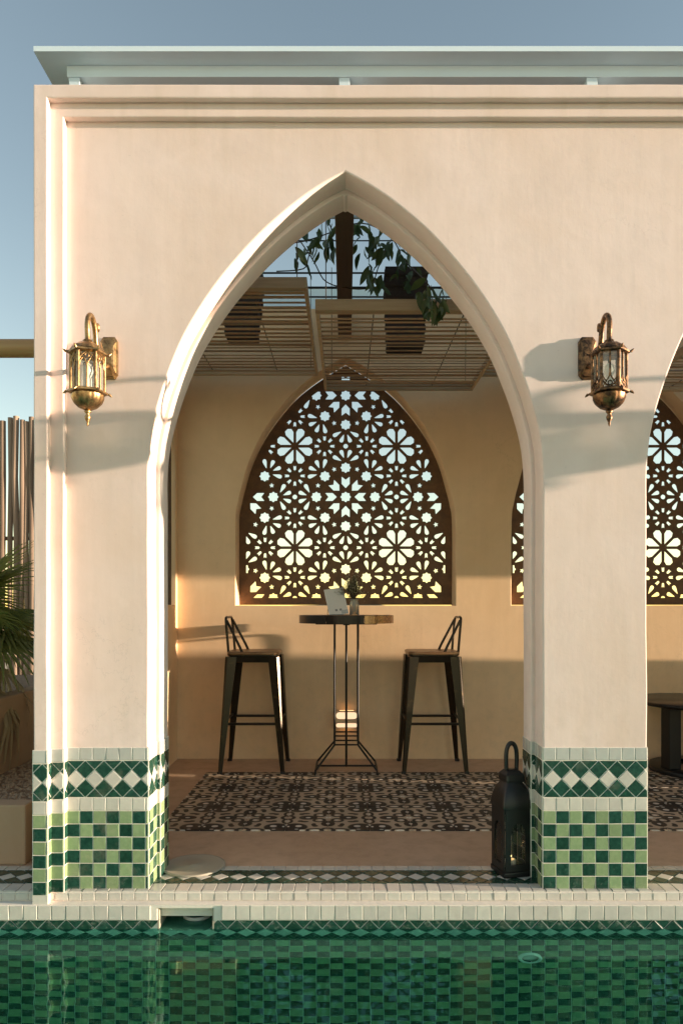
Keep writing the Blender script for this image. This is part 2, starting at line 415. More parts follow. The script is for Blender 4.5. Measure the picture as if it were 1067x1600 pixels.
# ------------------------------------------------------------------ tiles
P = .0499; DG = P*math.sqrt(2)
_tc = {}
def tile_poly_mesh(poly, mat, name):
    cx = sum(p[0] for p in poly)/len(poly); cy = sum(p[1] for p in poly)/len(poly)
    rel = [(p[0]-cx, p[1]-cy) for p in poly]
    key = (mat.name, name, tuple(sorted((round(x*2000), round(y*2000)) for x, y in rel)))
    if key not in _tc:
        mb = MB(); r2 = inset(rel, .0012)
        mb.loft([[(x, y, -.0015) for x, y in rel], [(x, y, .0024) for x, y in rel], [(x, y, .0034) for x, y in r2]])
        mb.f.pop(-2); mb.sm.pop(-2)
        _tc[key] = mb.mesh(name, mat)
    return _tc[key], cx, cy
def raw_tile(mb, poly, M4):
    r2 = inset(poly, .0012); a = MB()
    a.loft([[(x, y, -.0015) for x, y in poly], [(x, y, .0024) for x, y in poly], [(x, y, .0034) for x, y in r2]])
    mb.add([M4 @ Vector(v) for v in a.v], a.f)
def frame(o, u, v):
    u = Vector(u); v = Vector(v); n = u.cross(v)
    return Matrix(((u.x, v.x, n.x, o[0]), (u.y, v.y, n.y, o[1]), (u.z, v.z, n.z, o[2]), (0, 0, 0, 1)))
def rect(x0, x1, y0, y1): return [(x0, y0), (x1, y0), (x1, y1), (x0, y1)]
def square_row(wd, v0, v1, matf, phase=0., row=0, pitch=P):
    out = []; i0 = -1 if phase else 0
    for i in range(i0, int(math.ceil(wd/pitch))+1):
        p = clip(rect(phase+i*pitch, phase+(i+1)*pitch, v0, v1), 0, wd, v0, v1)
        if p and abs(area(p)) > .012*(v1-v0)*.35: out.append((p, matf(i, row), 'square_tile'))
    return out
def diamond_band(wd, v0, height, phase=0.):
    out = []; h = DG/2; mid = v0+height/2; n = int(wd/h)+3
    for j in range(-2, 3):
        for i in range(-2, n):
            if (i+j) % 2: continue
            cx = phase+i*h; cyy = mid+j*h
            p = clean(clip([(cx-h, cyy), (cx, cyy-h), (cx+h, cyy), (cx, cyy+h)], 0, wd, v0, v0+height)) if True else 0
            if len(p) >= 3 and abs(area(p)) > 1.2e-4: out.append((p, 'white' if j == 0 else 'dgreen', 'diamond_tile'))
    return out
BAND = 2*DG
def dado(wd, ph=0., dphase=0.):
    t = []
    for r in range(6): t += square_row(wd, r*P, (r+1)*P, lambda i, k: 'dgreen' if (i+k) % 2 == 0 else 'lgreen', ph, r)
    t += square_row(wd, 6*P, 7*P, lambda i, k: 'white', ph)
    t += diamond_band(wd, 7*P, BAND, dphase)
    t += square_row(wd, 7*P+BAND, 8*P+BAND, lambda i, k: 'grey', ph)
    return t
DADO_H = 8*P+BAND
_trnd = random.Random(5)
def lay(tiles, M4, parent, joint=.0018, tilt=.010, joined=None, keep=None, lift=0.):
    """place each tile as an object (or join into MBs by material when joined is a dict)"""
    for poly, mk, nm in tiles:
        poly = clean(poly)
        if len(poly) < 3: continue
        if area(poly) < 0: poly = poly[::-1]
        q = inset(poly, joint)
        if area(q) < 4e-5: continue
        if joined is not None and not (keep and keep(poly)):
            raw_tile(joined.setdefault(mk, MB()), q, M4); continue
        me, cx, cyy = tile_poly_mesh(q, M[mk], nm)
        o = bpy.data.objects.new(nm, me); C.objects.link(o); o.parent = parent
        R = Matrix.Rotation(_trnd.gauss(0, tilt), 4, 'X') @ Matrix.Rotation(_trnd.gauss(0, tilt), 4, 'Y') @ Matrix.Rotation(_trnd.gauss(0, tilt*.8), 4, 'Z')
        o.matrix_local = M4 @ Matrix.Translation((cx, cyy, lift+_trnd.uniform(0, .0006))) @ R
def slab(mb, M4, wd, v0, v1, th=.0015, ex=.0):
    pts = [M4 @ Vector((x, y, z)) for z in (-.004, th) for y in (v0, v1) for x in (-ex, wd+ex)]
    mb.add(pts, [(0, 2, 3, 1), (4, 5, 7, 6), (0, 1, 5, 4), (2, 6, 7, 3), (0, 4, 6, 2), (1, 3, 7, 5)])

# ------------------------------------------------------------------ ground, pool, terrace
WATER = -.125; YP = 2.685; PB = -2.6; PX0, PX1 = -4.2, 6.5
g = MB()
R = 900
def sheet(mb, x0, x1, y0, y1, z): mb.add([(x0, y0, z), (x1, y0, z), (x1, y1, z), (x0, y1, z)], [(0, 1, 2, 3)])
for a in ((-R, PX0-2, -R, R), (PX1+2, R, -R, R), (PX0-2, PX1+2, -R, PB-2), (PX0-2, PX1+2, 5.33, R)): sheet(g, *a, -.06)
tag(g.build('ground', M['earth']), kind='structure')
g = MB()
for a in ((PX0-2, PX0, PB-2, 2.6), (PX1, PX1+2, PB-2, 2.6), (PX0, PX1, PB-2, PB)): g.box(*a, -.30, -.035)
tag(g.build('pool_deck', M['deck']), kind='structure')
g = MB(); SKX0, SKX1 = wx(247, YP), wx(335, YP)
g.box(PX0-.2, SKX0, YP, YP+.3, -1.3, -.0905); g.box(SKX1, PX1+.2, YP, YP+.3, -1.3, -.0905); g.box(SKX0, SKX1, YP, YP+.3, -1.3, -.14)
pw = tag(g.build('pool_wall', M['grout']), kind='structure')
g = MB(); g.box(PX0-.2, PX0, PB, YP, -1.3, -.07); g.box(PX1, PX1+.2, PB, YP, -1.3, -.07); g.box(PX0, PX1, PB-.2, PB, -1.3, -.07)
def m_pooltile():
    t = NT('pool_mosaic'); p = t.world()
    ck = t.n('ShaderNodeTexChecker', {'Vector': p, 'Scale': 1/P/2*2, 'Color1': (.10, .32, .25, 1), 'Color2': (.42, .64, .52, 1)})  # unseen pool floor and sides, lightened to bounce teal light onto the tiled wall
    return t.finish(ck.outputs[0], .3)
M['pooltile'] = m_pooltile()
tag(g.build('pool_sides', M['pooltile']), kind='structure')
g = MB(); sheet(g, PX0, PX1, PB, YP, -1.3); tag(g.build('pool_floor', M['pooltile']), kind='structure')
g = MB(); sheet(g, PX0, PX1, PB, YP+.25, WATER); tag(g.build('water', M['water']), kind='structure')
# mosaic on the visible pool wall
Mx = frame((PX0, YP, -.09-BAND), (1, 0, 0), (0, 0, 1)); Wd = PX1-PX0
joined = {}
inview = lambda lo, hi: (lambda poly: lo < sum(p[0] for p in poly)/len(poly)+PX0 < hi)
notsk = lambda t: not (SKX0 < sum(p[0] for p in t[0])/len(t[0])+PX0 < SKX1 and sum(p[1] for p in t[0])/len(t[0]) > BAND-.05)
lay([t for t in diamond_band(Wd, 0, BAND, .02) if notsk(t)], Mx, pw, joined=joined, keep=inview(-1.32, 1.32))
ch = []
for r in range(22):
    ch += square_row(Wd, -(r+1)*P, -r*P, lambda i, k: 'dgreen' if (i+k) % 2 == 0 else 'lgreen', 0, r)
lay(ch, Mx, pw, joined=joined, keep=lambda poly: (-1.32 < sum(p[0] for p in poly)/len(poly)+PX0 < 1.32) and min(p[1] for p in poly) > -5.5*P)
for mk, mb in joined.items(): tag(mb.build('pool_mosaic', M[mk], pw), kind='stuff')
# water inlet ring on the pool wall
r_ = empty('pool_inlet', (wx(827, 2.68), YP, -.385)); tag(r_, 'round white inlet ring under water below the right pier', 'pool inlet')
mb = MB(); mb.lathe([(.030, 0), (.044, 0), (.044, .012), (.036, .018), (.030, .012)], 28, cap=False); me = mb.mesh('ring', M['plastic']); me.transform(Matrix.Rotation(rad(90), 4, 'X')); link('ring', me, r_)
mb = MB(); mb.lathe([(.030, .001), (.029, .006), (.012, .009)], 20); me = mb.mesh('nozzle', M['grey']); me.transform(Matrix.Rotation(rad(90), 4, 'X')); link('nozzle', me, r_)

# terrace floor
TX0, TX1, TY1 = -3.4, 5.1, 5.33
g = MB(); g.box(TX0, TX1, 2.9805, TY1, -.3, 0); fl = tag(g.build('terrace_floor', M['floor']), kind='structure')
# pool edge: coping rows and the diamond band let into the floor
g = MB(); YA, YB, ZA, ZB = 2.712, 2.675, -.033, -.0905
for xa, xb in ((TX0, SKX0), (SKX1, TX1)): g.box(xa, xb, YB, YA-.0002, ZB, ZA)
g.box(SKX0, SKX1, YB, YA-.0002, ZA-.012, ZA)
g.box(TX0, TX1, YA, 2.98, -.0895, -.0005)
edge = tag(g.build('pool_coping', M['grout']), kind='structure')
def frames_x(y, z): return frame((TX0, y, z), (1, 0, 0), (0, 0, 1))
vis = lambda lo, hi: (lambda poly: lo < sum(p[0] for p in poly)/len(poly)+TX0 < hi)
joined = {}; Wt = TX1-TX0
lay([t for t in square_row(Wt, ZB+.001, ZA-.001, lambda i, k: 'white', 0, 0, .0525) if not (SKX0-.01 < sum(p[0] for p in t[0])/4+TX0 < SKX1+.01)],
    frames_x(YB, 0), edge, joined=joined, keep=vis(-1.36, 1.36), tilt=.012)
lay(square_row(Wt, ZA+.001, -.001, lambda i, k: 'white', .013), frames_x(YA, 0), edge, joined=joined, keep=vis(-1.36, 1.36), tilt=.012)
Mf = frame((TX0, 0, 0), (1, 0, 0), (0, 1, 0))
lay(square_row(Wt, YA+.001, 2.79, lambda i, k: 'white', .013), Mf, edge, joined=joined, keep=vis(-1.36, 1.36), tilt=.01)
lay(diamond_band(Wt, 2.79, BAND, .01), Mf, edge, joined=joined, keep=vis(-1.42, 1.42), tilt=.003)
lay(square_row(Wt, 2.79+BAND, 2.979, lambda i, k: 'white', .013), Mf, edge, joined=joined, keep=vis(-1.45, 1.45), tilt=.003)
for mk, mb in joined.items(): tag(mb.build('coping_mosaic', M[mk], edge), kind='stuff')
# skimmer mouth in the coping
s_ = empty('pool_skimmer', ((SKX0+SKX1)/2, YP, -.14)); hw = (SKX1-SKX0)/2
mb = MB()
mb.box(-hw, hw, .20, .24, .0, .095); mb.box(-hw, -hw+.006, -.004, .20, .0, .095); mb.box(hw-.006, hw, -.004, .20, .0, .095); mb.box(-hw+.006, hw-.006, -.004, .20, .0, .0045)
mb.build('throat', M['lidgrey'], s_)  # shade of the recess put into the throat's colour; its plastic is white
mb = MB(); mb.lathe([(.001, .0), (.055, .0), (.06, .02), (.052, .022), (.05, .004)], 24, (.02, .12, .006)); mb.build('basket', M['grey'], s_)
tag(s_, 'rectangular skimmer opening in the white pool coping below the round lid', 'skimmer')
mb = MB(); mb.lathe([(.128, 0), (.130, .002), (.129, .005), (.120, .0065), (.116, .0055), (.02, .006), (.018, .007), (.001, .007)], 48)
o = mb.build('skimmer_lid', M['lidgrey'], None, (wx(303, 2.975), 2.975, .0045)); tag(o, 'round white lid lying flat on the terrace edge beside the left pier', 'lid')

# patterned cement tiles: a carpet of single tiles
cp = .204; CX0, CY0 = -.903, 3.452
nx = 18
def ctile_mesh():
    mb = MB(); h = cp/2-.0012; hh = h-.0015
    mb.loft([[(-h, -h, 0), (h, -h, 0), (h, h, 0), (-h, h, 0)], [(-h, -h, .0045), (h, -h, .0045), (h, h, .0045), (-h, h, .0045)], [(-hh, -hh, .006), (hh, -hh, .006), (hh, hh, .006), (-hh, hh, .006)]])
    me = mb.mesh('cement_tile', M['ctile']); uvl = me.uv_layers.new(name='UVMap')
    for l in me.loops:
        co = me.vertices[l.vertex_index].co; uvl.data[l.index].uv = (co.x/cp+.5, co.y/cp+.5)
    return me
cme = ctile_mesh()
for i in range(nx):
    for j in range(6):
        o = link('cement_tile', cme, fl, (CX0+(i+.5)*cp, CY0+(j+.5)*cp, -.0008+_trnd.uniform(0, .0008)))
        # corner of the rosette: (odd/even) -> rotate so that (0,0) meets the shared corner
        k = {(0, 0): 2, (1, 0): 3, (1, 1): 0, (0, 1): 1}[((i) % 2, (j+1) % 2)]
        o.rotation_euler = (_trnd.gauss(0, .0012), _trnd.gauss(0, .0012), k*math.pi/2)

# ------------------------------------------------------------------ arcade
FY, D1, D2 = 2.74, .117, .123
PITCH = 1.895; NB = 3
ap = [(540, 268), (576, 288), (614, 314), (663.5, 356), (708, 403), (737.5, 439), (766, 480), (790, 522), (806, 558), (823, 604), (837, 652), (844.5, 692), (847.5, 735), (847.5, 780)]
arch = catmull([((x-540)/F*FY, wz(y, FY)) for x, y in ap], 4)       # apex -> right spring
def arch_off(d):
    out = []
    for i, p in enumerate(arch):
        a = Vector(arch[max(i-1, 0)]); b = Vector(arch[min(i+1, len(arch)-1)]); t = (b-a).normalized(); n = Vector((t.y, -t.x))
        if i == 0: out.append((0., p[1]-d*1.7)); continue
        q = Vector(p)+(-n if n.x > 0 else n)*d; out.append((max(q.x, 0.), q.y))
    return out
arch_in = arch_off(.015)
HW, HWI = arch[-1][0], arch_in[-1][0]
XR = PITCH*(NB-1)+HW+.40
XL, ZT = -1.1625, 3.022
def arcade_outline(xl, xr, zt, arc, zb=-.02):
    pts = [(xl, zb), (xl, zt), (xr, zt), (xr, zb)]
    for b in range(NB-1, -1, -1):
        c = b*PITCH; hw = arc[-1][0]
        pts.append((c+hw, zb)); pts += [(c+x, z) for x, z in arc[::-1]]; pts += [(c-x, z) for x, z in arc[1:]]; pts.append((c-hw, zb))
    return pts
arcade = plate('arcade_wall', [arcade_outline(XL, XR, ZT, arch)], FY, FY+D1, M['plaster'], .006, None, .0026)
tag(arcade, 'cream plastered arcade wall with pointed arches beside the pool', 'arcade')
plate('inner_arch', [arcade_outline(-1.215, XR, ZT-.004, arch_in)], FY+D1, FY+D1+D2, M['plaster'], .005, arcade, .0022)
def ell_outline(x0, x1, z0, z1): return [(x0, -.033), (x0, z1), (XR-.003, z1), (XR-.003, z0), (x1, z0), (x1, -.033)]
plate('moulding', [ell_outline(XL+.001, -1.0590, 2.918, ZT-.001)], FY-.03, FY, M['plaster'], .004, arcade, .0022)
plate('moulding', [ell_outline(XL+.002, -1.1075, 2.969, ZT-.002)], FY-.06, FY-.03, M['plaster'], .005, arcade, .0022)

X0 = -1.0590; XP1 = PITCH-HW
def side(name, jobs):
    """jobs: (frame, width, phase, dphase, visible)"""
    gb = MB()
    for M4, wd, ph, dp, v in jobs: slab(gb, M4, wd, .0 if v != 'w' else 0, DADO_H, .0015, .0014)
    root = gb.build(name, M['grout'], arcade); J = {}
    for M4, wd, ph, dp, v in jobs: lay(dado(wd, ph, dp), M4, root, joined=None if v else J)
    for mk, mb in J.items(): tag(mb.build('mosaic', M[mk], root), kind='stuff')
    return root
UX, UY, UZ = (1, 0, 0), (0, 1, 0), (0, 0, 1); NY = (0, -1, 0)
lp = side('pier_tiling', [
    (frame((X0, FY, 0), UX, UZ), -HW-X0, 0, .5*DG, True),
    (frame((-HW, FY, 0), UY, UZ), D1, .01, 0, True), (frame((-HW, FY+D1, 0), UX, UZ), HW-HWI, 0, 0, True), (frame((-HWI, FY+D1, 0), UY, UZ), D2, 0, 0, True),
    (frame((XL, FY-.06, 0), UX, UZ), .055, 0, 0, True), (frame((-1.1075, FY-.06, 0), UY, UZ), .03, 0, 0, True),
    (frame((-1.1075, FY-.03, 0), UX, UZ), .0485, 0, DG*.5, True), (frame((-1.0590, FY-.03, 0), UY, UZ), .03, 0, .01, True)])
def pier_jobs(c, vis_):
    a, b = c+HW, c+PITCH-HW; ai, bi = c+HWI, c+PITCH-HWI
    return [(frame((a, FY, 0), UX, UZ), b-a, 0, .5*DG, vis_),
            (frame((a, FY+D1, 0), NY, UZ), D1, .005, 0, vis_), (frame((ai, FY+D1, 0), UX, UZ), a-ai, 0, 0, vis_), (frame((ai, FY+D1+D2, 0), NY, UZ), D2, 0, 0, vis_),
            (frame((b, FY, 0), UY, UZ), D1, 0, 0, False), (frame((bi, FY+D1, 0), UY, UZ), D2, 0, 0, False)]
side('pier_tiling', pier_jobs(0, True))
for b in range(1, NB-1): side('pier_tiling', pier_jobs(b*PITCH, False))
# white course under the projecting mouldings
mb = MB(); mb.box(XL-.001, -1.1065, FY-.0615, FY-.056, ZA, -.0003); mb.build('base_course', M['white'], arcade)

# interior walls
BY, BT = 5.11, .20
wp = [(0, 556), (36, 578), (72, 605), (101, 636), (129, 676), (150, 720), (161, 757), (168, 786), (171.5, 818), (171.5, 946)]
warc = catmull([(x/F*BY, wz(y, BY)) for x, y in wp], 4)
def win_outline(c, arc=warc): return [(c+x, z) for x, z in arc]+[(c-x, z) for x, z in arc[::-1][:-1]]
WC = [0, 1.955, 1.955*2]
ZBK = wz(482, BY); SX = -1.19
bw = plate('back_wall', [[(-1.31, -.02), (-1.31, ZBK), (XR, ZBK), (XR, -.02)]]+[win_outline(c) for c in WC], BY, BY+BT, M['plaster_in'], .005, None, .0025)
tag(bw, 'tan plaster rear wall of the terrace with arched window openings', 'wall')
# left end wall with a window close to the corner
lw = plate('end_wall', [[(FY+D1+D2+.002, -.02), (FY+D1+D2+.002, 3.0), (BY-.002, 3.0), (BY-.002, -.02)],
     [(3.40, wz(945, 5.0)), (5.045, wz(945, 5.0)), (5.045, 2.05), (4.99, 2.30), (4.80, 2.55), (4.2, 2.85), (3.65, 2.55), (3.46, 2.30), (3.40, 2.05)]], SX-.068, SX, M['plaster_in'], .004, None, .002, flip='x')
for yy in (4.30, 4.965):
    mb = MB(); mb.tube([(SX-.03, yy, wz(945, 5.0)-.02), (SX-.028, yy+.004, 1.6), (SX-.03, yy-.003, 2.62)], [.019, .017, .018], 10); mb.build('window_post', M['beam'], lw)
tag(lw, 'end wall of the terrace left of the bar stools, seen edge-on with a narrow window', 'wall')
# unseen right end wall, added; its height and openings shape the low sun's bands
EX = XR-.05
rw = plate('end_wall', [[(FY+D1+D2+.002, -.02), (FY+D1+D2+.002, 4.3), (BY+.35, 4.3), (BY+.35, -.02)],
     [(4.36, 1.37), (4.415, 1.32), (4.55, 1.185), (4.69, 1.045), (4.84, .92), (5.0, .85), (5.0, 1.40), (4.84, 1.52), (4.69, 1.63), (4.55, 1.74), (4.415, 1.85), (4.36, 1.86)],
     [(3.90, .25), (3.96, .25), (3.96, .60), (3.90, .60)], [(4.035, .80), (4.19, .82), (4.19, 1.22), (4.035, 1.26)]], EX-.1, EX, M['plaster_in'], .003, None, 0, flip='x')
tag(rw, 'unseen far end wall added to shape the low sun, beyond the low round table', 'wall')

# ------------------------------------------------------------------ perforated screens
SY = BY+.18; U = 158.5/F*SY; SZ = wz(776.5, SY)
def rotp(pts, a, c=(0, 0)):
    ca, sa = math.cos(a), math.sin(a); return [(c[0]+x*ca-y*sa, c[1]+x*sa+y*ca) for x, y in pts]
def star(c, r0, r1, n, a0=0): return [(c[0]+(r0 if k % 2 == 0 else r1)*math.cos(a0+math.pi*k/n), c[1]+(r0 if k % 2 == 0 else r1)*math.sin(a0+math.pi*k/n)) for k in range(2*n)]
def petal(b, t, wd):
    b = Vector(b); t = Vector(t); L = (t-b).length; a = math.atan2((t-b).y, (t-b).x)
    return rotp([(0, -2), (L*.45, -wd*.72), (L*.72, -wd), (L*.92, -wd*.85), (L, -wd*.3), (L, wd*.3), (L*.92, wd*.85), (L*.72, wd), (L*.45, wd*.72), (0, 2)], a, b)
def cell():
    H = []; q = math.pi/4
    H.append(star((0, 0), 50, 39, 8))
    for k in range(8):
        a = k*q
        H.append(rotp([(82, 0), (121, -37), (188, -37), (160, 0), (188, 37), (121, 37)], a))
        c = rotp([(271, 0)], a)[0]; H.append(star(c, 50, 39, 8))
        H.append(star(rotp([(277, 0)], a+q/2)[0], 25, 11, 5, a+q/2))
        for s in (-1, 1):
            A = rotp([(335, s*42), (377, s*117)], a); Bq = rotp([(363, s*17), (434, s*46)], a)
            H.append(petal(*A, 19)); H.append(petal(*Bq, 19))
    for s in (-1, 1):
        for c in ((s*195, 470), (470, s*195)):
            for k in range(8): H.append(rotp([(50, 0), (57, -11), (96, -13), (86, 0), (96, 13), (57, 11)], k*q, c))
    H.append(star((0, 470), 23, 22, 4)); H.append(star((470, 0), 23, 22, 4))
    for k in range(8): H.append(rotp([(34, 0), (125, -38), (160, -32), (174, 0), (160, 32), (125, 38)], (k+.5)*q, (470, 470)))
    return [[(x/940, y/940) for x, y in h] for h in H]
CELL = cell()
def screen(c, name_label):
    sc = (166.0/171.5)*SY/BY
    zb = wz(946, SY)+.004
    outer = [(x*sc-.0, zb+(z-wz(946, BY))*sc*.99) for x, z in warc]
    op = [(c+x, z) for x, z in outer]+[(c-x, z) for x, z in outer[::-1][:-1]]
    ins = []
    cc = (c, 1.7)
    if area(op) < 0: op = op[::-1]
    reg = inset(op, .052)
    reg = [(min(max(x, c-1.0*U), c+1.0*U), max(z, SZ-1.005*U)) for x, z in reg]
    reg = clean(reg, 1e-5)
    if area(reg) < 0: reg = reg[::-1]
    holes = []
    for i in range(-2, 3):
        for j in range(-2, 3):
            for h in CELL:
                p = [(c+(x+i)*U, SZ+(y+j)*U) for x, y in h]
                if area(p) < 0: p = p[::-1]
                a0 = area(p)
                if max(abs(x-c) for x, z in p) > 1.3: continue
                q = clean(clip_convex(p, reg), 4e-4)
                if len(q) < 3 or area(q) < .22*a0 or area(q) < 4e-5: continue
                ctr = (sum(x for x, z in q)/len(q), sum(z for x, z in q)/len(q))
                if area(q) < .999*a0 and ctr[1] > 1.62 and area(q) < .6*a0: continue
                # skip duplicates on shared cell borders
                if any(math.dist(ctr, d) < .006 for d in ins): continue
                ins.append(ctr); holes.append(q)
    o = plate('perforated_screen', [op]+holes, SY-.0025, SY+.0025, M['corten'], 0)
    tag(o, name_label, 'window screen', 'pierced steel screens in the rear windows'); return o
screen(WC[0], 'arched brown pierced-steel screen with star pattern behind the bar table')
screen(WC[1], 'arched brown pierced-steel screen partly hidden behind the right pier')
screen(WC[2], 'arched brown pierced-steel screen at the far end beyond the frame')
# sills (thin dark line under each screen)
# ------------------------------------------------------------------ steel canopy over the arcade, beam and wires
cz = 3.37; cy0 = (cz-EYE)*F/(HY-80)
cr = empty('steel_canopy', (0, cy0, cz)); tag(cr, 'pale blue-grey steel canopy frame above the top of the arcade', 'canopy')
cxl = wx(53, cy0)
b2y = (cz-EYE)*F/(HY-102)
mb = MB(); hfa = wz(72, cy0)-cz
mb.box(cxl, XR+.2, 0, .012, 0, hfa); mb.box(cxl, cxl+.012, .012, BY-cy0+.3, 0, hfa); mb.box(XR+.188, XR+.2, .012, BY-cy0+.3, 0, hfa); mb.build('fascia', M['canopy'], cr)
mb = MB(); mb.box(cxl+.012, XR+.18, .012, .62, .0, .010); mb.box(cxl+.012, cxl+.2, .62, BY-cy0+.3, .0, .010); mb.build('soffit', M['canopy'], cr)
bx0 = wx(105, b2y); bz = wz(120, b2y)-cz
mb = MB(); mb.bbox(bx0, XR+.1, b2y-cy0, b2y-cy0+.05, bz, -.0005, .002); mb.build('beam', M['canopy'], cr)
mb = MB(); mb.bbox(bx0+.09, XR+.1, b2y-cy0+.30, b2y-cy0+.36, bz-.20, -.0005, .002); mb.build('beam', M['beam'], cr)
for px in (116, 538, 925, 1310, 1700):
    x = wx(px, b2y); mb = MB(); mb.bbox(x-.023, x+.023, b2y-cy0+.004, b2y-cy0+.046, 3.0-cz, bz-.0005, .002); mb.build('post', M['canopy'], cr)
for yy, zz, r in ((4.05, 3.27, .011), (4.75, 3.28, .006), (4.9, 3.25, .008), (5.0, 3.23, .006), (4.45, 3.34, .004)):
    mb = MB(); mb.tube([(-1.25, yy-cy0, zz-cz), (XR, yy-cy0, zz-cz)], r, 6); mb.build('rod', M['canopy'] if r > .01 else M['black'], cr)
mb = MB(); mb.bbox(-1.3, XR, BY+.06-cy0, BY+.13-cy0, ZBK-cz+.0005, .0, .002); mb.build('beam', M['canopy'], cr)
BZ = 2.985
for k, x in enumerate((wx(538, 3.5), PITCH, PITCH*2)):
    mb = MB(); mb.bbox(-.0465, .0465, FY+D1+D2+.004, BY-.004, 0, .17, .004)
    o = mb.build('roof_beam', M['beam'], None, (x, 0, BZ))
    tag(o, ['dark brown timber beam running back from the peak of the arch', 'dark brown timber beam over the next bay of the arcade', 'dark brown timber beam over the farthest bay of the arcade'][k], 'beam', 'timber beams under the canopy')

# ------------------------------------------------------------------ slatted blinds
def blind(x0, x1, y0, y1, z, tilt, label):
    root = empty('slatted_blind', ((x0+x1)/2, y0, z)); root.rotation_euler = (tilt, 0, 0)
    hwid = (x1-x0)/2; L = y1-y0
    for a in ((-hwid, hwid, 0, .045), (-hwid, hwid, L-.03, L)):
        mb = MB(); mb.bbox(a[0], a[1], a[2], a[3], 0, .055, .003); mb.build('rail', M['rail'], root)
    for s in (-1, 1):
        mb = MB(); mb.bbox(s*hwid-.018 if s > 0 else -hwid, hwid if s > 0 else -hwid+.018, .0455, L-.0305, .001, .05, .003); mb.build('side_rail', M['rail'], root)
    n = int((L-.09)/.064); sm = MB(); sm.bbox(-hwid+.0185, hwid-.0185, -.024, .024, -.003, .003, .0025); me = sm.mesh('slat', M['slat'])
    for i in range(n):
        o = link('slat', me, root, (0, .085+i*.064+_trnd.gauss(0, .003), .014+_trnd.gauss(0, .002))); o.rotation_euler = (rad(12)+_trnd.gauss(0, .06), _trnd.gauss(0, .002), _trnd.gauss(0, .004))
    for t in (.28, .72):
        mb = MB(); mb.tube([(-hwid+t*2*hwid, .03, .022), (-hwid+t*2*hwid, L-.02, .022)], .003, 5); mb.build('cord', M['string'], root)
    for sx in (-.9, .9):
        for yy in (.02, L-.015):
            mb = MB(); mb.tube([(sx*hwid, yy, .055), (sx*hwid, yy, 3.34-z)], .0025, 5); mb.build('hanger', M['string'], root)
    return tag(root, label, 'blind', 'slatted blinds hung over the terrace')
blind(-1.19, wx(490, 4.3), 3.56, 5.0, wz(450, 3.56), rad(1.2), 'slatted blind hanging to the left of the central timber beam')
blind(wx(506, 4.2)-.02, .875, 3.48, 4.98, wz(485, 3.48), rad(2.4), 'slatted blind under the arch peak, lower and nearer the middle')
blind(.93, 1.85, 3.5, 5.0, wz(589, 5.0), 0, 'slatted blind mostly hidden behind the right side of the arch')
blind(1.95, 2.95, 3.5, 5.0, wz(485, 3.48), rad(2.4), 'slatted blind over the next bay at the right edge')
# hanging planters standing on the blinds
def planter(x, y, z, wb, wt, h, label):
    root = empty('hanging_planter', (x, y, z)); mb = MB()
    sq = lambda wd, zz, d: [(-wd/2, -d/2, zz), (wd/2, -d/2, zz), (wd/2, d/2, zz), (-wd/2, d/2, zz)]
    mb.loft([sq(wb, 0, wb*.8), sq(wt, h, wt*.8), sq(wt-.03, h, wt*.8-.03), sq(wt-.04, h-.04, wt*.8-.04)]); mb.build('basket', M['basket'], root)
    mb = MB()
    for k in range(7):
        zz = h*(k+.5)/7; wd = wb+(wt-wb)*(k+.5)/7+.012
        mb.loft([sq(wd-.006, zz-.02, wd*.8-.004), sq(wd, zz-.01, wd*.8), sq(wd, zz+.01, wd*.8), sq(wd-.006, zz+.02, wd*.8-.004)])
    mb.build('weave', M['basket'], root)
    return tag(root, label, 'planter', 'dark planters above the blinds')
planter(wx(380, 4.54), 4.5, wz(587, 5.0)+.056, .18, .26, .42, 'dark tapered planter seen through the slats of the left blind')
planter(wx(632, 4.38), 4.35, wz(611, 4.98)+.056, .21, .25, .46, 'dark tapered planter standing above the middle blind')

# climbing plant
vine = empty('climbing_vine', (wx(632, 4.38), 4.35, 3.02)); tag(vine, 'climbing plant with pointed green leaves trailing over the roof beam and blind', 'vine')
vo = Vector(vine.location)
def W(px, py, Y): return Vector((wx(px, Y), Y, wz(py, Y)))-vo
st = [[(632, 440, 4.35), (628, 405, 4.25), (612, 372, 4.2), (580, 352, 4.15), (552, 350, 4.1), (520, 362, 4.1), (492, 372, 4.1), (470, 378, 4.1), (436, 382, 4.1)],
      [(612, 372, 4.2), (600, 395, 4.1), (590, 420, 4.05), (582, 448, 4.0)], [(470, 378, 4.1), (490, 408, 4.1), (505, 436, 4.2), (522, 446, 4.3)],
      [(492, 372, 4.1), (482, 402, 4.1), (474, 420, 4.1), (432, 424, 4.1)], [(628, 405, 4.25), (645, 420, 3.8), (665, 440, 3.4), (680, 462, 3.36), (690, 480, 3.36)],
      [(520, 362, 4.1), (512, 345, 4.05), (505, 335, 4.0)], [(580, 352, 4.15), (590, 338, 4.1), (600, 325, 4.1)], [(522, 446, 4.3), (560, 452, 4.3), (600, 446, 4.3), (632, 440, 4.35)]]
mb = MB()
for s in st: mb.tube([tuple(W(*p)) for p in catmull([Vector(p) for p in s], 4)], .0035, 5)
mb.build('stem', M['stem'], vine)
def leaf_mesh(L, wd, seed):
    rr = random.Random(seed); mb = MB(); v = []; f = []; n = 7
    for i in range(n):
        t = i/(n-1); ww = wd*math.sin(math.pi*min(1, t*.97+.03))**.8*(1-.25*t); z = -.35*L*t*t*rr.uniform(.6, 1.2)
        v += [(-ww, t*L, z+ww*.35), (0, t*L, z), (ww, t*L, z+ww*.35)]
    for i in range(n-1):
        for k in range(2): f.append((i*3+k, i*3+k+1, i*3+k+4, i*3+k+3))
    mb.add(v, f, True); return mb.mesh('leaf', M['leaf'])
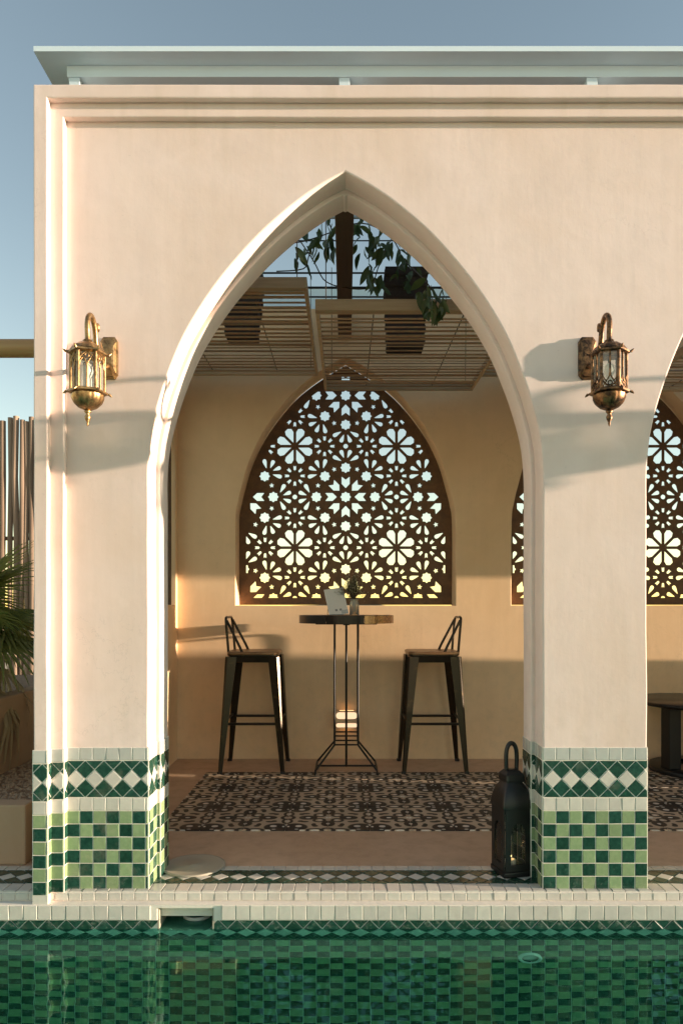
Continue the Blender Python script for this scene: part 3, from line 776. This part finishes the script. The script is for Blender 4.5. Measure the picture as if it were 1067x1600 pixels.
lms = [leaf_mesh(l, wd, i) for i, (l, wd) in enumerate(((.12, .026), (.10, .024), (.085, .02), (.13, .024)))]
cl = [(490, 372, 22, 24, 4.1, 12), (512, 366, 14, 30, 4.08, 9), (575, 370, 22, 26, 4.1, 12), (600, 405, 26, 28, 4.05, 13), (588, 432, 14, 20, 4.0, 8), (625, 385, 18, 22, 4.15, 8), (682, 468, 16, 22, 3.35, 12), (664, 446, 12, 12, 3.4, 5), (470, 398, 10, 16, 4.1, 4), (560, 352, 18, 12, 4.1, 6), (640, 430, 14, 14, 4.2, 6), (540, 345, 30, 10, 4.05, 6)]
rv = random.Random(11)
for cx, cyy, dx, dy, Y, n in cl:
    for k in range(int(n*1.6)):
        p = W(cx+rv.uniform(-dx, dx), cyy+rv.uniform(-dy, dy), Y+rv.uniform(-.12, .12))
        o = link('leaf', rv.choice(lms), vine, p); sc_ = rv.uniform(.5, .95)
        o.rotation_euler = (rv.uniform(-1.7, -.5), rv.uniform(-.7, .7), rv.uniform(0, 6.28)); o.scale = (sc_,)*3

# ------------------------------------------------------------------ wall lanterns
def wall_lantern(x, inverted, mat, label, full=True):
    OFF = .235; root = empty('wall_lantern', (x, FY, 1.90)); RO = rad(17 if x < 0 else -17); zc = lambda z: z-1.90
    tag(root, label, 'lantern', 'brass lanterns on the arcade piers')
    # stepped octagonal back plate
    def octo(hw, hz, c=.35): return [(-hw*(1-c), -hz), (hw*(1-c), -hz), (hw, -hz*(1-c*.6)), (hw, hz*(1-c*.6)), (hw*(1-c), hz), (-hw*(1-c), hz), (-hw, hz*(1-c*.6)), (-hw, -hz*(1-c*.6))]
    mb = MB(); pz = zc(2.018)
    ring = lambda hw, hz, y: [(a, -y, pz+b) for a, b in octo(hw, hz)]
    mb.loft([ring(.033, .080, 0), ring(.033, .080, .009), ring(.027, .071, .012), ring(.027, .071, .018), ring(.020, .05, .023), ring(.013, .03, .026)]); mb.build('back_plate', mat, root)
    # arm: rises from the plate, over and down to the cap
    pa = [(0, -.02, zc(1.985)), (0, -.075, zc(1.965)), (0, -.125, zc(1.978)), (0, -.150, zc(2.02)), (0, -.160, zc(2.062)), (0, -.180, zc(2.092)), (0, -.205, zc(2.10)), (0, -.228, zc(2.085)), (0, -.238, zc(2.055)), (0, -.235, zc(2.02)), (0, -.235, zc(2.0))]
    mb = MB(); mb.tube(catmull([Vector(p) for p in pa], 4), .0095, 10)
    mb.tube(catmull([Vector(p) for p in [(0, -.15, zc(2.05)), (0, -.145, zc(2.085)), (0, -.132, zc(2.095)), (0, -.128, zc(2.078)), (0, -.138, zc(2.072))]], 4), .006, 8); mb.build('arm', mat, root)
    c = (0, -OFF, 0); RB = .056
    mb = MB(); mb.lathe([(.010, zc(2.004)), (.016, zc(2.0)), (.014, zc(1.994)), (.030, zc(1.988)), (.048, zc(1.975)), (.056, zc(1.962))], 36, c, .05, 12); mb.build('cap', mat, root)
    zt, zb = zc(1.952), zc(1.822)
    def hexring(r, z): return [(r*math.cos(math.pi/3*k+RO), -OFF+r*math.sin(math.pi/3*k+RO), z) for k in range(6)]
    for nm, z0, flip in (('top_rim', zt, 1), ('bottom_rim', zb, -1)):
        mb = MB(); mb.loft([hexring(RB+.004, z0-.004*flip), hexring(RB+.013, z0), hexring(RB+.013, z0+.006*flip), hexring(RB-.006, z0+.012*flip)] if flip > 0 else [hexring(RB-.006, z0-.012), hexring(RB+.013, z0-.006), hexring(RB+.013, z0), hexring(RB+.004, z0+.004)])
        for k in range(6):
            a = math.pi/3*k+RO; p = Vector(((RB+.014)*math.cos(a), -OFF+(RB+.014)*math.sin(a), z0+.003*flip)); d = Vector((math.cos(a), math.sin(a), .9*flip)).normalized()
            mb.tube([p, p+d*.008, p+d*.014], [.0055, .004, .001], 6)
        mb.build(nm, mat, root)
    # cage: posts, mullions and tracery
    if full:
        mb = MB(); tr = MB(); gl = []
        for k in range(6):
            a0, a1 = math.pi/3*k+RO, math.pi/3*(k+1)+RO
            A = Vector((RB*math.cos(a0), -OFF+RB*math.sin(a0), 0)); Bv = Vector((RB*math.cos(a1), -OFF+RB*math.sin(a1), 0))
            mb.tube([A+Vector((0, 0, zb)), A+Vector((0, 0, zt))], .0052, 8)
            def pt(u, t): return A.lerp(Bv, u)+Vector((0, 0, (zb+(zt-zb)*t) if not inverted else (zt-(zt-zb)*t)))
            mb.tube([pt(.5, 0), pt(.5, .62)], .003, 6)
            for u0 in (.07, .53):       # pointed pairs of lights
                tr.tube([pt(u0, .60), pt(u0+.02, .68), pt(u0+.10, .75), pt(u0+.20, .80), pt(u0+.30, .75), pt(u0+.38, .68), pt(u0+.40, .60)], .0026, 5)
            tr.tube([pt(.04, .74), pt(.18, .86), pt(.5, .97), pt(.82, .86), pt(.96, .74)], .0028, 5)
            tr.tube([pt(.5+.12*math.cos(t), .86+.06*math.sin(t)) for t in [i*math.pi/4 for i in range(8)]], .0022, 5, closed=True)
            tr.tube([pt(.05, .97), pt(.3, .80)], .0022, 5); tr.tube([pt(.95, .97), pt(.7, .80)], .0022, 5)
            tr.tube([pt(.02, .98), pt(.98, .98)], .004, 5)
            gi = [A.lerp(Bv, .05)*1.0, A.lerp(Bv, .95)]
            cen = Vector((0, -OFF, 0)); q = [cen+(p-cen)*.955 for p in gi]
            gm = MB(); n_ = ((q[0]+q[1])/2-cen).normalized()*.002
            gm.add([q[0]+Vector((0, 0, zb+.003)), q[1]+Vector((0, 0, zb+.003)), q[1]+Vector((0, 0, zt-.003)), q[0]+Vector((0, 0, zt-.003))], [(0, 1, 2, 3)])
            gm.build('pane', M['glass'], root)
        mb.build('cage_bars', mat, root); tr.build('tracery', mat, root)
        mb = MB(); mb.lathe([(.001, zb), (.014, zb+.002), (.014, zb+.045), (.011, zb+.05), (.019, zb+.07), (.016, zb+.09), (.001, zb+.102)], 14, c); mb.build('bulb', M['plastic'], root)
    else:
        mb = MB()
        for k in range(6):
            a0 = math.pi/3*k; mb.tube([(RB*math.cos(a0), -OFF+RB*math.sin(a0), zb), (RB*math.cos(a0), -OFF+RB*math.sin(a0), zt)], .012, 6)
        mb.build('cage_bars', mat, root)
    z1 = zb-.012
    mb = MB(); mb.lathe([(.054, z1), (.053, z1-.012), (.046, z1-.028), (.032, z1-.042), (.014, z1-.051), (.008, z1-.053)], 48, c, .035, 16); mb.build('bowl', mat, root)
    mb = MB(); mb.lathe([(.008, z1-.052), (.013, z1-.057), (.007, z1-.063), (.006, z1-.066), (.011, z1-.075), (.009, z1-.084), (.004, z1-.094), (.0045, z1-.099), (.001, z1-.108)], 14, c); mb.build('finial', mat, root)
    return root
LX = (wx(172, FY), wx(916, FY))
wall_lantern(LX[0], False, M['brass'], 'pale antique brass lantern on the left pier with pointed tracery at the top')
wall_lantern(LX[1], True, M['bronze'], 'darker bronze lantern on the right pier with tracery at the bottom')
for k in (1, 2): wall_lantern(LX[1]+k*PITCH, True, M['bronze'], ['bronze lantern on the pier past the right edge', 'bronze lantern on the last pier of the arcade'][k-1])

# ------------------------------------------------------------------ bar stools
def make_stool():
    root = empty('bar_stool', (0, 0, 0)); H = .765; s = .155; ft = .203
    for sx in (-1, 1):
        for sy in (-1, 1):
            mb = MB(); rings = []
            for t in (0, .04, .3, .6, .9, 1.0):
                z = H*.985*t; k = ft+(s-.012-ft)*t; wd = .015+.027*t**1.1
                cx, cyy = sx*k, sy*k
                rings.append([(cx+sx*(wd*.55), cyy-sy*wd, z), (cx+sx*wd*.75, cyy+sy*wd*.4, z), (cx+sx*wd*.4, cyy+sy*wd*.75, z), (cx-sx*wd, cyy+sy*wd*.55, z), (cx-sx*wd, cyy+sy*(wd*.55-.008), z), (cx+sx*(wd*.55-.008), cyy-sy*wd, z)])
            if sx*sy < 0: rings = [r[::-1] for r in rings]
            mb.loft(rings); l = mb.build('leg', M['gunmetal'], root)
            mb = MB(); mb.bbox(sx*ft-.015, sx*ft+.015, sy*ft-.015, sy*ft+.015, -.0, .018, .005); mb.build('foot_cap', M['blackmatte'], l)
    def rr(hw, z, r=.04, n=5):
        out = []
        for (cx, cyy, a0) in ((hw-r, hw-r, 0), (-hw+r, hw-r, 90), (-hw+r, -hw+r, 180), (hw-r, -hw+r, 270)):
            for k in range(n): a = rad(a0+90*k/(n-1)); out.append((cx+r*math.cos(a), cyy+r*math.sin(a), z))
        return out
    mb = MB(); mb.loft([rr(.150, H-.05), rr(.158, H-.008), rr(.166, H-.006), rr(.166, H+.004)], cap=False); mb.build('seat_apron', M['gunmetal'], root)
    mb = MB(); mb.loft([rr(.160, H-.004), rr(.168, H+.005), rr(.168, H+.016), rr(.164, H+.021), rr(.12, H+.019), rr(.05, H+.017)], True); mb.build('seat', M['seatgold'], root)
    k = ft+(s-.012-ft)*.42
    for sg in (-1, 1):
        mb = MB(); mb.tube([(-k, sg*k, .32), (k, sg*k, .32)], .009, 8); mb.build('footrest', M['gunmetal'], root)
        mb = MB(); mb.tube([(sg*k, -k, .335), (sg*k, k, .335)], .009, 8); mb.build('footrest', M['gunmetal'], root)
    # low back: posts at the rear edge, braces running forward, one top bar
    T = 1.008
    mb = MB()
    mb.tube(catmull([Vector(p) for p in [(-.157, -.135, H+.0), (-.168, -.135, .90), (-.176, -.130, .985), (-.178, -.10, T), (-.178, 0, T), (-.178, .10, T), (-.176, .130, .985), (-.168, .135, .90), (-.157, .135, H+.0)]], 5), .0085, 8)
    bk = mb.build('back_frame', M['gunmetal'], root)
    for sg in (-1, 1):
        mb = MB(); mb.tube([(-.060, sg*.148, H+.0), (-.085, sg*.146, .82), (-.172, sg*.128, .990)], .0085, 8); mb.build('brace', M['gunmetal'], root)
    return root
st1 = make_stool(); st1.location = (wx(399, 4.83), 4.835, 0)
tag(st1, 'dark metal bar stool on the left of the bar table, low back to the left', 'bar stool', 'bar stools at the high table')
st2 = copy_tree(st1); st2.location = (wx(674, 4.83), 4.835, 0); st2.rotation_euler = (0, 0, math.pi)
tag(st2, 'dark metal bar stool on the right of the bar table, gold leg in the sun')

# ------------------------------------------------------------------ bar table
tb = empty('bar_table', (wx(541, 4.72), 4.72, 0)); tag(tb, 'high round bar table with dark hoop top and slim black rods', 'bar table')
TT = 1.022; TR = .305
mb = MB(); mb.lathe([(.001, TT-.012), (TR-.004, TT-.012), (TR-.004, TT), (TR-.006, TT+.002), (.001, TT+.002)], 64); mb.build('table_top', M['seatgold'], tb)
for k in range(8):      # hoop of curved plates
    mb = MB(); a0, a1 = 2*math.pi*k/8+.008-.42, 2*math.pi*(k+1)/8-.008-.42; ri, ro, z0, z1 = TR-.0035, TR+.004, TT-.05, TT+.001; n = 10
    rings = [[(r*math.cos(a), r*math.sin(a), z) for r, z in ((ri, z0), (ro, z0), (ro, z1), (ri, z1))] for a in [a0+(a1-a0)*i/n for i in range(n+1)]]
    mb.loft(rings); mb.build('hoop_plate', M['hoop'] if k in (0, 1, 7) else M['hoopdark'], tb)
mb = MB(); mb.bbox(-.2, .2, -.02, .02, TT-.06, TT-.0505, .002); mb.bbox(-.02, .02, -.2, .2, TT-.0605, TT-.0507, .002); mb.build('top_bracket', M['black'], tb)
q = .076; f_ = .195
for sx in (-1, 1):
    for sy in (-1, 1):
        mb = MB(); mb.tube([(sx*q, sy*q, TT-.055), (sx*q, sy*q, .195), (sx*q*1.02, sy*q*1.02, .185), (sx*f_, sy*f_*.72, .035), (sx*(f_+.006), sy*f_*.73, .0)], .0065, 8); mb.build('leg', M['black'], tb)
mb = MB(); mb.tube([(0, 0, TT-.055), (0, 0, .03)], .0075, 8); mb.build('rod', M['black'], tb)
for z in (.245, .188):
    mb = MB(); mb.tube([(-q, -q, z), (q, -q, z), (q, q, z), (-q, q, z)], .0055, 6, closed=True); mb.build('ring_bar', M['black'], tb)
mb = MB(); mb.tube([(-f_, 0, .036), (f_, 0, .036)], .0065, 8)
for sx in (-1, 1): mb.tube([(sx*f_, -f_*.72, .036), (sx*f_, f_*.72, .036)], .0065, 8)
mb.build('base_bar', M['black'], tb)
tz = TT+.002
# card in a tilted stand
cd = empty('menu_card', (wx(530, 4.58), 4.60, tz), rad(20)); tag(cd, 'white card on a small wire easel standing on the bar table', 'card')
T4 = Matrix.Rotation(rad(-14), 4, 'X') @ Matrix.Rotation(rad(-8), 4, 'Y')
mb = MB(); mb.bbox(-.066, .066, -.003, .003, .002, .178, .0015, T4); mb.build('panel', M['card'], cd)
mb = MB()
for xx in (-.012, .018): mb.box(xx-.009, xx+.006, -.0036, -.0031, .028, .041, T4)
mb.build('print', M['ink'], cd)
mb = MB(); mb.box(.018, .064, -.0037, -.0031, .006, .03, T4); mb.build('corner_print', M['grey'], cd)
mb = MB(); mb.tube([(-.05, .045, .115), (-.052, .085, .002)], .0018, 5); mb.tube([(.05, .045, .115), (.052, .085, .002)], .0018, 5); mb.tube([(-.07, -.012, .003), (.07, -.012, .003)], .002, 5); mb.tube([(-.052, .085, .002), (.052, .085, .002)], .0018, 5); mb.build('easel', M['black'], cd)
# vase with dried sprigs
vz = empty('flower_vase', (wx(553.5, 4.66), 4.66, tz)); tag(vz, 'small glass jar of dried wispy flowers on the bar table', 'vase')
mb = MB(); mb.lathe([(.026, 0), (.031, .004), (.031, .072), (.027, .085), (.026, .10), (.029, .104), (.027, .104), (.024, .098), (.025, .085), (.028, .07), (.028, .008), (.002, .006)], 28); mb.build('jar', M['vaseglass'], vz)
rf = random.Random(3); sb = MB(); bl = MB(); bd = MB()
def blob(mb, p, r):
    v = [(p[0]+x*r, p[1]+y*r, p[2]+z*r) for x, y, z in ((1, 0, 0), (-1, 0, 0), (0, 1, 0), (0, -1, 0), (0, 0, 1), (0, 0, -1))]
    mb.add(v, [(0, 2, 4), (2, 1, 4), (1, 3, 4), (3, 0, 4), (2, 0, 5), (1, 2, 5), (3, 1, 5), (0, 3, 5)])
for k in range(46):
    a = rf.uniform(0, 6.28); sp = abs(rf.gauss(0, .05)); h = rf.uniform(.17, .275)-sp*.5
    p0 = Vector((rf.uniform(-.012, .012), rf.uniform(-.012, .012), .02)); p1 = Vector((math.cos(a)*sp, math.sin(a)*sp, h)); pm = Vector((p1.x*.25, p1.y*.25, .11))
    pts = [p0, pm, pm.lerp(p1, .5)+Vector((0, 0, .01)), p1]; sb.tube(pts, .0009, 4)
    for j in range(14):
        q_ = pm.lerp(p1, rf.uniform(.45, 1.05))+Vector((rf.gauss(0, .012), rf.gauss(0, .012), rf.gauss(0, .01)))
        sb.tube([pm.lerp(p1, .45), q_], .0005, 3, cap=False); blob(bl if rf.random() < .55 else bd, q_, rf.uniform(.0016, .0036))
sb.build('stems', M['stem'], vz); tag(bl.build('blossoms', M['blossom'], vz), kind='stuff'); tag(bd.build('buds', M['bud'], vz), kind='stuff')

# wall lamp near the floor
lamp = empty('wall_lamp', (wx(541.5, BY), BY, wz(1123, BY))); tag(lamp, 'small lit oval wall lamp low on the rear wall behind the bar table', 'wall lamp')
def stadium(hw, hz, n=9):
    out = []; r = hz
    for c, a0 in ((hw-r, -90), (-hw+r, 90)):
        for k in range(n): a = rad(a0+180*k/(n-1)); out.append((c+r*math.cos(a), r*math.sin(a)))
    return out
mb = MB(); mb.bbox(-.082, .082, -.055, -.0005, -.062, .062, .006); mb.build('housing', M['plaster_in'], lamp)
for zz, hz in ((.030, .024), (-.038, .015)):
    mb = MB(); mb.loft([[(x, -.0545, zz+z) for x, z in stadium(.075, hz)], [(x, -.0575, zz+z) for x, z in stadium(.072, hz-.003)]]); mb.build('lens', M['lamp'], lamp)
for zz in (-.0635, .0625):
    mb = MB(); mb.box(-.05, .05, -.045, -.012, zz, zz+.001); mb.build('light_slot', M['lampglow'], lamp)

# ------------------------------------------------------------------ floor lantern
ln = empty('floor_lantern', (wx(799, 2.90), 2.905, .0045), rad(14)); ln.scale = (.90, .90, 1.0); tag(ln, 'tall black metal candle lantern on the floor against the right pier', 'lantern')
hwL = .062
mb = MB(); mb.bbox(-.07, .07, -.07, .07, 0, .022, .006); mb.build('base', M['blackmatte'], ln)
ao = [(-.034, .05), (.034, .05), (.034, .165), (.030, .188), (.018, .207), (0, .214), (-.018, .207), (-.030, .188), (-.034, .165)]
for k in range(4):
    o = plate('side_panel', [[(-hwL, .0225), (hwL, .0225), (hwL, .27), (-hwL, .27)], ao], -hwL-.005, -hwL, M['blackmatte'], .0015, ln); o.rotation_euler = (0, 0, k*math.pi/2)
    mb = MB(); mb.box(-.040, .040, -hwL+.001, -hwL+.0025, .045, .22); p = mb.build('pane', M['glassclear'], ln); p.rotation_euler = (0, 0, k*math.pi/2)
def sqr(hw, z, r): 
    out = []
    for (cx, cyy, a0) in ((hw-r, hw-r, 0), (-hw+r, hw-r, 90), (-hw+r, -hw+r, 180), (hw-r, -hw+r, 270)):
        for k in range(4): a = rad(a0+30*k); out.append((cx+r*math.cos(a), cyy+r*math.sin(a), z))
    return out
mb = MB(); mb.loft([sqr(.070, .268, .008), sqr(.071, .276, .008), sqr(.069, .295, .010), sqr(.062, .325, .012), sqr(.050, .352, .014), sqr(.040, .366, .014), sqr(.038, .372, .012)], True); mb.build('shoulder', M['blackmatte'], ln)
mb = MB(); mb.loft([sqr(.044, .372, .008), sqr(.045, .378, .008), sqr(.043, .398, .008), sqr(.030, .412, .008), sqr(.016, .418, .006)]); mb.build('cap', M['blackmatte'], ln)
for k in range(2):
    mb = MB(); mb.lathe([(.004, 0), (.006, .002), (.003, .004)], 10); 
mb = MB(); mb.tube(catmull([Vector(p) for p in [(-.024, 0, .405), (-.026, 0, .45), (-.024, 0, .49), (-.014, 0, .513), (0, 0, .52), (.014, 0, .513), (.024, 0, .49), (.026, 0, .45), (.024, 0, .405)]], 4), .0095, 10); mb.build('handle', M['blackmatte'], ln)
mb = MB(); mb.lathe([(.024, .023), (.025, .03), (.025, .055), (.020, .058), (.004, .056)], 20, (-.01, -.01, 0)); cdl = mb.build('candle', M['wax'], ln)
mb = MB(); mb.lathe([(.001, .060), (.0045, .066), (.0042, .072), (.002, .080), (.0003, .086)], 10, (-.01, -.01, 0)); mb.build('flame', M['flame'], cdl)

# ------------------------------------------------------------------ low round table in the next bay
lt = empty('coffee_table', (2.34, 4.72, 0)); tag(lt, 'low round dark table in the next bay at the right edge', 'table')
mb = MB(); mb.lathe([(.001, .44), (.40, .44), (.415, .447), (.415, .462), (.41, .467), (.001, .467)], 56); mb.build('table_top', M['hoopdark'], lt)
for k in range(3):
    a = rad(197+120*k); T4 = Matrix.Rotation(a, 4, 'Z'); mb = MB(); mb.bbox(.21, .30, -.04, .04, .0355, .4395, .004, T4); mb.build('leg', M['blackmatte'], lt)
mb = MB(); mb.lathe([(.22, 0), (.33, 0), (.335, .006), (.335, .03), (.33, .035), (.22, .035)], 48, cap=False); mb.build('base_ring', M['blackmatte'], lt)

# ------------------------------------------------------------------ the bed left of the building
bed = MB(); bed.bbox(TX0, -1.33, 2.995, 3.09, 0.0, .25, .008); tag(bed.build('bed_wall', M['plaster_bed']), 'low brown plaster wall of the gravel bed left of the arcade', 'wall')
mb = MB(); mb.box(-1.79, -1.32, 3.092, 5.3, .005, .205); tag(mb.build('gravel_bed', M['gravel']), kind='structure')
rg = random.Random(2); mb = MB()
for k in range(2600):
    x, y = rg.uniform(-1.78, -1.33), 3.10+2.1*rg.random()**1.5; r = rg.uniform(.005, .014); ph = rg.uniform(0, 6)
    v = [(x+r*math.cos(ph+a)*rg.uniform(.8, 1.2), y+r*math.sin(ph+a)*rg.uniform(.7, 1.2), .205+rg.uniform(-.002, .003)) for a in (0, 1.26, 2.5, 3.77, 5.03)]+[(x, y, .205+r*rg.uniform(.5, .9))]
    mb.add(v, [(i, (i+1) % 5, 5) for i in range(5)])
tag(mb.build('gravel', M['pebble']), 'small brown stones covering the bed left of the arcade', 'gravel', kind='stuff')
mb = MB(); mb.bbox(-1.90, -1.79, 3.3, 5.6, .0, .60, .012); tag(mb.build('planter_wall', M['plaster_bed']), 'taller brown plaster retaining wall under the fan palm', 'wall')
mb = MB(); mb.box(-3.4, -1.902, 3.3, 5.6, .0, .55); tag(mb.build('planting_soil', M['gravel']), kind='structure')
# fan palm
pm = empty('fan_palm', (-2.08, 3.85, .55)); tag(pm, 'fan palm with green pleated leaves growing left of the arcade', 'palm')
mb = MB(); mb.tube([(0, 0, 0), (.01, 0, .2), (0, .01, .42)], [.09, .08, .07], 12); mb.build('trunk', M['pole'], pm)
rp = random.Random(9)
def frond(mat, L, n, spread, droop, seed):
    rr = random.Random(seed); mb = MB(); mb.tube([(0, 0, 0), (0, L*.22, .02), (0, L*.42, .0)], [.008, .006, .005], 5)
    o = Vector((0, L*.42, 0))
    for k in range(n):
        a = (k/(n-1)-.5)*spread; d = Vector((math.sin(a), math.cos(a), 0)); sd_ = Vector((d.y, -d.x, 0)); ll = L*.62*rr.uniform(.85, 1.05)*(1-.12*abs(a)); wd = .017
        v = []; f = []
        for i, t in enumerate((0, .25, .55, .8, 1.0)):
            ww = wd*(.35, 1, .8, .45, .05)[i]; z = -droop*ll*t*t*rr.uniform(.8, 1.2)+.05*t*(1-t); c = o+d*ll*t+Vector((0, 0, z))
            v += [c-sd_*ww+Vector((0, 0, ww*.6)), c, c+sd_*ww+Vector((0, 0, ww*.6))]
        for i in range(4):
            for q_ in (0, 1): f.append((i*3+q_, i*3+q_+1, i*3+q_+4, i*3+q_+3))
        mb.add(v, f, False)
    return mb.mesh('frond', mat)
fms = [frond(M['palm'], .85, 26, 3.6, .25, s) for s in range(3)]; dms = [frond(M['straw'], .6, 12, 1.6, .9, s+7) for s in range(2)]
for k in range(24):
    o = link('frond', fms[k % 3], pm, (rp.uniform(-.03, .03), rp.uniform(-.03, .03), .36+rp.uniform(0, .1)))
    o.rotation_euler = (rad(rp.uniform(-25, 62)), rad(rp.uniform(-25, 25)), k*2.399); o.scale = (rp.uniform(.6, .85),)*3
for k in range(6):
    o = link('dead_frond', dms[k % 2], pm, (0, 0, .28+rp.uniform(-.06, .05))); o.rotation_euler = (rad(rp.uniform(-45, -20)), 0, rad(-90+rp.uniform(-75, 75))); o.scale = (rp.uniform(.8, 1.1),)*3
# pole fence
fy = 7.0; fence = empty('pole_fence', (-3.2, fy, 0)); tag(fence, 'tall screen of weathered upright wooden poles behind the fan palm', 'fence')
rq = random.Random(21); x = -1.3
while x < 1.35:
    r = rq.uniform(.024, .033); top = wz(653, fy)+rq.uniform(-.05, .02); mb = MB(); pts = [(x+rq.gauss(0, .006), rq.gauss(0, .008), top*t) for t in (0, .2, .4, .6, .8, 1)]
    mb.tube(pts, [r*rq.uniform(.9, 1.08) for _ in pts], 8); mb.build('pole', M['pole'], fence); x += r*2+rq.choice((-.010, -.008, -.004, .0, .002, .005))
for z in (.6, 1.75):
    mb = MB(); mb.tube([(-1.35, .04, z), (1.4, .04, z)], .02, 8); mb.build('cross_rail', M['pole'], fence)
# golden pole running to the building's left edge
py_ = 2.88; mb = MB(); mb.tube([(-2.6, 0, 0), (-1.205, 0, 0)], .036, 24); o = mb.build('round_pole', M['railpole'], None, (0, py_, wz(544.5, py_))); tag(o, 'golden-brown round pole meeting the left edge of the arcade at lantern height', 'pole')
# distant low hills beyond the rear wall
mb = MB(); n = 90
v = []
for i in range(n+1):
    x = -160+320*i/n; h = 1.2+1.6*(mnoise.noise(Vector((i*.17, 2, 0)))+.6*mnoise.noise(Vector((i*.6, 5, 0))))
    v += [(x, 95, -.5), (x, 100, max(.3, h)), (x, 140, -.5)]
mb.add(v, [(i*3+k, i*3+k+1, i*3+k+4, i*3+k+3) for i in range(n) for k in range(2)], True); tag(mb.build('hills', M['hill']), kind='structure')
